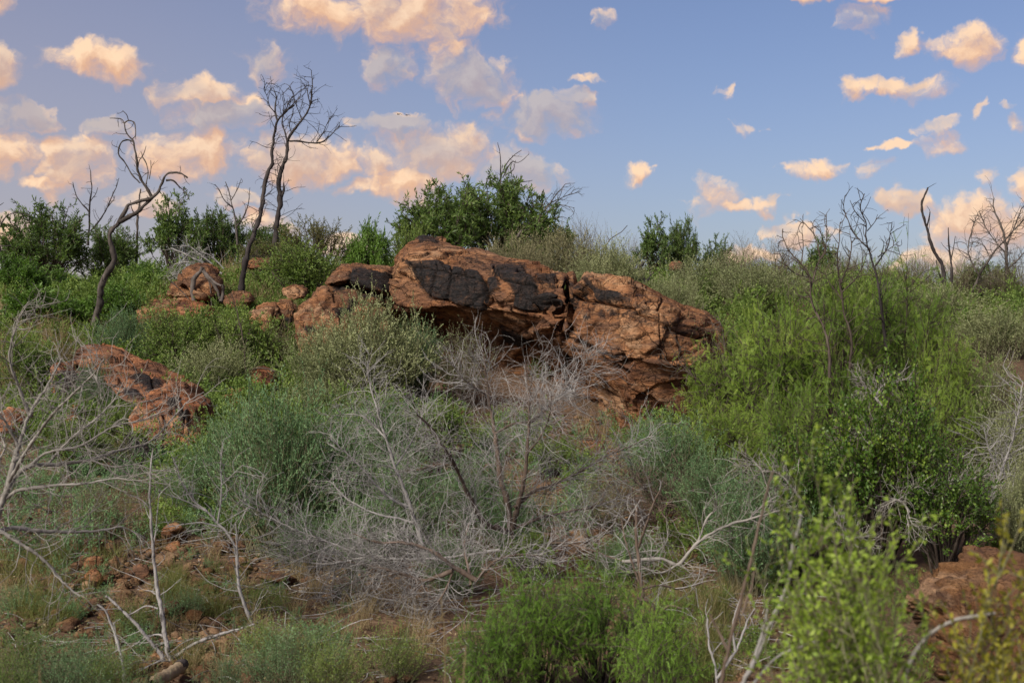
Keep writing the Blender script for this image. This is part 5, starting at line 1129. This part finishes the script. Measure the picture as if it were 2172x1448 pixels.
traced('dead_sapling', 8.0, [([(533, 1370), (536, 1330), (522, 1290), (508, 1250), (504, 1215), (500, 1170), (485, 1135), (462, 1110), (440, 1085), (410, 1060), (385, 1020), (368, 970)], 4.4, 1.1), ([(504, 1200), (502, 1150), (500, 1110)], 2, 1), ([(440, 1085), (400, 1065), (360, 1050), (335, 1040)], 2, .8), ([(470, 1118), (430, 1108), (400, 1110), (350, 1118)], 2, .8), ([(462, 1110), (470, 1040), (468, 990), (472, 945)], 2.2, .8), ([(468, 1030), (490, 1010), (515, 985)], 1.4, .6)],
    'spindly grey dead sapling arching left beside the blue-green shrub', 'sapling', M_TWIG, (.06, .26, 2, .12, .0022), 30)
traced('dead_branch', 8.6, [([(1060, 1165), (960, 1180), (860, 1185), (780, 1180), (700, 1150), (620, 1120), (560, 1090), (510, 1060)], 3, .8), ([(780, 1180), (700, 1195), (640, 1190), (590, 1180)], 2.2, .8), ([(700, 1150), (650, 1145), (600, 1150)], 1.6, .7)], 'long grey branch sweeping left from the dead central shrub', 'dead branch', M_TWIG, (.2, .36, 3, .13, .0022), 31, wander=.3)
traced('dead_branch', 8.0, [([(1320, 1190), (1400, 1185), (1440, 1195), (1480, 1150), (1540, 1115), (1590, 1100), (1655, 1082)], 4.6, 1.8), ([(1480, 1150), (1500, 1100), (1520, 1078)], 3, 1.6), ([(1440, 1195), (1400, 1215), (1360, 1200)], 3, 1), ([(1590, 1100), (1620, 1070), (1650, 1050)], 2, .8)], 'bleached driftwood-like branch slanting up at the right of centre', 'dead branch', M_PALE, (.08, .3, 3, .13, .0024), 32, wander=.4)
traced('dead_sapling', 7.0, [([(1322, 1345), (1345, 1300), (1362, 1262), (1356, 1200), (1350, 1130), (1352, 1075)], 5.5, 3), ([(1358, 1240), (1340, 1190), (1325, 1140), (1318, 1100)], 2.6, 1.2), ([(1354, 1160), (1372, 1110), (1385, 1070), (1400, 1040)], 3, 1.6), ([(1350, 1270), (1375, 1275), (1395, 1295), (1420, 1285), (1450, 1290)], 4, 2), ([(1362, 1250), (1400, 1240), (1440, 1248), (1490, 1236)], 2.6, 1.2), ([(1395, 1295), (1410, 1330), (1402, 1370)], 2.2, 1)], 'curved brown stick rising from the bottom feathery bushes', 'sapling', M_BROWNTW, (.04, .2, 2, .12, .0022), 33, M_TWIG, wander=.3)
for (Y, pts, lab, sd_) in [(10.2, [([(1870, 860), (1855, 840), (1838, 818)], 3.4, 1.4), ([(1855, 840), (1880, 812), (1920, 805)], 2.2, .8), ([(1850, 835), (1830, 810), (1825, 795)], 1.6, .7)], 'bare pale twigs crowning the big round-leaved bush', 34),
        (9.7, [([(1835, 965), (1850, 930), (1870, 905)], 3.4, 1.5), ([(1845, 940), (1815, 925), (1795, 930)], 2, .8), ([(1870, 905), (1900, 895), (1945, 905)], 2, .8)], 'bare pale twigs in the middle of the big round-leaved bush', 35),
        (9.6, [([(1960, 1035), (2010, 1020), (2060, 1015), (2100, 1005)], 3.4, 1), ([(2010, 1020), (2040, 1040), (2070, 1045)], 2, .8)], 'bare pale twigs poking out right of the round-leaved bush', 36),
        (9.4, [([(1930, 1085), (1905, 1060), (1870, 1075)], 3, 1), ([(1925, 1080), (1935, 1110), (1960, 1120)], 2, .8), ([(1905, 1060), (1930, 1045), (1960, 1060)], 1.8, .8)], 'downward cluster of bare pale twigs low on the round-leaved bush', 37),
        (9.2, [([(1700, 1060), (1660, 1010), (1620, 1000), (1580, 1030)], 3, 1), ([(1660, 1010), (1640, 1040), (1600, 1060)], 2, .8), ([(1620, 1000), (1600, 985), (1560, 990)], 2, .7)], 'bare pale twigs left of the round-leaved bush', 38),
        (9.2, [([(1820, 1160), (1790, 1130), (1780, 1100)], 2.6, .9), ([(1800, 1140), (1830, 1140), (1850, 1160)], 1.8, .7)], 'small spray of bare twigs at the foot of the round-leaved bush', 39)]:
    traced('dead_branch', Y, pts, lab, 'dead branch', M_PALE, (.26, .20, 3, .13, .0022), sd_)
traced('dead_shrub', 10.2, [([(2110, 1140), (2100, 1080), (2120, 1010), (2145, 940), (2160, 870), (2170, 810)], 4, 1.2), ([(2105, 1100), (2070, 1090), (2040, 1080)], 2.4, .9), ([(2108, 1120), (2150, 1080), (2180, 1060)], 2.6, .9), ([(2108, 1130), (2080, 1150), (2060, 1170)], 2, .8), ([(2125, 1000), (2100, 960), (2090, 920)], 2, .8)],
    'grey dead shrub at the right edge above the corner boulder', 'dead shrub', M_TWIG, (.18, .34, 3, .13, .0026), 40)
traced('dead_shrub', 11.5, [([(1420, 1120), (1400, 1080), (1370, 1040), (1340, 1010)], 3, 1), ([(1400, 1085), (1440, 1050), (1480, 1030)], 2.4, .8), ([(1415, 1110), (1460, 1090), (1500, 1080)], 2.4, .8), ([(1405, 1100), (1360, 1090), (1320, 1095)], 2, .8)], 'dark twiggy dead shrub on the path right of centre', 'dead shrub', M_BROWNTW, (.3, .36, 5, .13, .0026), 41)

# broken log by the sapling
def log():
    root = empty('broken_log', tuple(at(350, 1425, 6.9))); tag(root, 'short broken pale log with a black hollow end at the bottom left', 'log')
    b = np.array(root.location); A = at(322, 1446, 6.7); B = at(388, 1408, 7.0); n = 14; t = np.linspace(0, 1, n)[:, None]
    P = A + (B - A) * t; P[:, 2] += -.01 * np.sin(t[:, 0] * 3); g = Geo(); tubes(g, P[None], (np.array([.012, .026] + [.031] * (n - 4) + [.029, .028]) * (1 + .1 * np.sin(np.arange(n) * 2.3)))[None], 9); g.obj('log_body', M_TANWOOD, root, False, b)
    g = Geo(); d = nrm(B - A); P2 = np.array([B - d * .05, B - d * .01, B + d * .012, B + d * .004]); tubes(g, P2[None], np.array([[.030, .031, .026, .010]]), 9); g.obj('charred_end', M_CHAR, root, False, b)
log()
# thin straws near the lens
def straw(px, y0, y1, Y, lab, lean):
    g = Geo(); b = at(px, y1, Y); z0 = b.copy(); P = smooth_poly(np.array([at(px + lean, 1448 + 500, Y), at(px + lean * .3, (y0 + y1) / 2 + 60, Y), at(px, y1, Y), at(px - lean * .4, y0, Y)]), 16)
    base = P[0].copy(); tubes(g, P[None], taper(1, 16, [.0016], [.0011]), 4); root = empty('grass_stalk', tuple(base)); g.obj('stalk', M_STRAW, root, False, base)
    g = Geo(); r = np.random.default_rng(int(px)); S, D, _ = kids(P[None, -5:], 22, 0, 1, .35, r, .15); leaves(g, S, D, .010, .003, r); g.obj('seed_head', M_STRAW, root, False, base); tag(root, lab, 'grass stalk')
straw(940, 1265, 1340, 3.6, 'pale dry grass stalk standing before the central dead shrub', 10)
straw(985, 1370, 1430, 3.2, 'pale dry grass stalk right of the first, lower', -8)
straw(85, 1410, 1440, 3.0, 'dry grass stalk poking up at the bottom left', 4)

# ------------------------------------------------------------------ out-of-focus bushes close to the lens
def near_bush(cx, top, w, Y, leafm, label, seed, stems, leaf_l, leaf_w, parts=290, stem_pts=None):
    rng = np.random.default_rng(seed); x = (cx - 1086) / FPX * Y; zt = EYE + (724 - top) / FPX * Y; base = np.array([x, Y, float(ground(x, Y))]); H = zt - base[2]; W = w / FPX * Y
    root = empty('near_bush', tuple(base)); tag(root, label, 'bush')
    K = stems; a = rng.random(K) * 6.283; q = rng.random(K) ** .6
    tip = np.stack([np.cos(a) * q * W / 2, np.sin(a) * q * .28, H * (1 - .36 * q ** 1.5 * rng.random(K)) * (.86 + .14 * rng.random(K))], 1); tip[0] = (-.18 * W, 0, H)
    S = np.stack([rng.normal(size=K) * .05, rng.normal(size=K) * .05, np.zeros(K)], 1); t = np.linspace(0, 1, 14)[None, :, None]
    P = S[:, None] + (tip - S)[:, None] * t + rng.normal(size=(K, 1, 3)) * .05 * np.sin(t * 3.14) + rng.normal(size=(K, 14, 3)) * .006
    g = Geo(); tubes(g, P, taper(K, 14, .0035, .0010), 5)
    Si, Di, _ = kids(P, 26, .42, 1, .7, rng, .3); P1 = grow(Si, Di, .11 * (.5 + rng.random(len(Si))), 5, rng, .05, .1, .03); tubes(g, P1, taper(len(P1), 5, .0014, .0008), 3)
    o = g.obj('woody_stems', M_OLIVE, root); o['kind'] = 'stuff'
    Sl, Dl, _ = kids(P1, 12, .05, 1, .8, rng, .3); n = len(Sl)
    # the leaves that show largest are parts, the rest is one mass
    zc = Sl[:, 2] + base[2]; row = 724 - (zc - EYE) / (Sl[:, 1] + Y) * FPX; vis = np.where((row < 1460))[0]; idx = vis[np.argsort(Sl[vis, 1])][:parts]
    one = Geo(); leaves(one, np.zeros((1, 3)), np.array([[0, 0, 1.]]), 1., leaf_w / leaf_l, np.random.default_rng(3)); lm = one.mesh('leaf', leafm)
    from mathutils import Vector
    for i in idx:
        o = link('leaf', lm, root); o.location = Sl[i]; o.rotation_mode = 'QUATERNION'; qn = Vector(Dl[i]).to_track_quat('Z', 'Y'); o.rotation_quaternion = qn; s = leaf_l * (.8 + .6 * rng.random()); o.scale = (s, s, s)
    rest = np.setdiff1d(np.arange(n), idx); g = Geo(); leaves(g, Sl[rest], Dl[rest], leaf_l, leaf_w, rng); o = g.obj('foliage', leafm, root); o['kind'] = 'stuff'
near_bush(1790, 965, 330, 2.9, M_FORE, 'blurred lime-green leafy bush close to the camera at the lower right', 51, 34, .015, .0072)
near_bush(2150, 1150, 190, 2.7, M_FOREY, 'blurred yellow-leaved bush at the right edge in front of the corner boulder', 52, 22, .015, .0085)
traced('dead_sapling', 3.2, [([(1550, 1980), (1540, 1700), (1560, 1500), (1600, 1400), (1640, 1310), (1670, 1240), (1680, 1170), (1700, 1090)], 9, 3.4), ([(1560, 1500), (1640, 1400), (1700, 1370), (1760, 1350)], 4, 2), ([(1600, 1400), (1620, 1330), (1628, 1290)], 4, 2)], 'blurred grey stick rising at the left of the near lime-green bush', 'stick', M_TWIG, None, 53, wander=.1)
traced('dead_sapling', 3.3, [([(1540, 1990), (1530, 1500), (1545, 1380), (1575, 1260), (1600, 1160), (1622, 1060), (1640, 1000)], 6, 2.4), ([(1545, 1380), (1520, 1330), (1505, 1300)], 4, 2), ([(1575, 1300), (1595, 1240), (1600, 1210)], 3, 1.6)], 'blurred thin brown stick left of the grey one', 'stick', M_BROWNTW, None, 54, wander=.1)
traced('dead_branch', 2.9, [([(1900, 2080), (1910, 1600), (1922, 1440), (1950, 1370), (2000, 1325), (2050, 1310), (2110, 1300)], 9, 4)], 'blurred pale curved branch crossing in front of the corner boulder', 'stick', M_PALE, None, 55, wander=.1)
traced('dead_sapling', 6.2, [([(1530, 1640), (1520, 1440), (1505, 1370), (1500, 1310)], 4, 2), ([(1520, 1440), (1560, 1380), (1580, 1330), (1600, 1290)], 4, 1.6), ([(1560, 1380), (1555, 1320), (1570, 1270)], 3, 1.2)], 'forked thin grey sapling at the bottom right of centre', 'sapling', M_TWIG, (.03, .15, 1, .1, .002), 56)

# two distant birds
def bird(px, py, Y, lab, seed):
    c = at(px, py, Y); root = empty('bird', tuple(c)); tag(root, lab, 'bird'); root.scale = (.6, .6, .6)
    body = np.array([[-.25, 0, 0], [-.12, 0, .03], [0, 0, .05], [.14, 0, .03], [.26, 0, 0]]); g = Geo(); tubes(g, body[None], np.array([[.02, .07, .09, .06, .01]]), 6); g.obj('body', M_BIRD, root)
    for s in (-1, 1):
        V = np.array([[-.08, 0, .04], [.10, 0, .04], [.04 + s * .30, s * .45, .20], [-.06 + s * .25, s * .45, .20], [s * .62, s * .8, .05], [s * .58, s * .8, .05]]); V2 = V + [0, 0, .015]
        F = np.array([[0, 1, 2, 3], [3, 2, 4, 5]]); W = np.vstack([V, V2]); g = Geo(); g.add(W, np.vstack([F, (F + 6)[:, ::-1]])); g.obj('wing', M_BIRD, root)
bird(845, 243, 150, 'left of two tiny distant birds in the sky', 1)
bird(863, 245, 152, 'right of two tiny distant birds in the sky', 2)
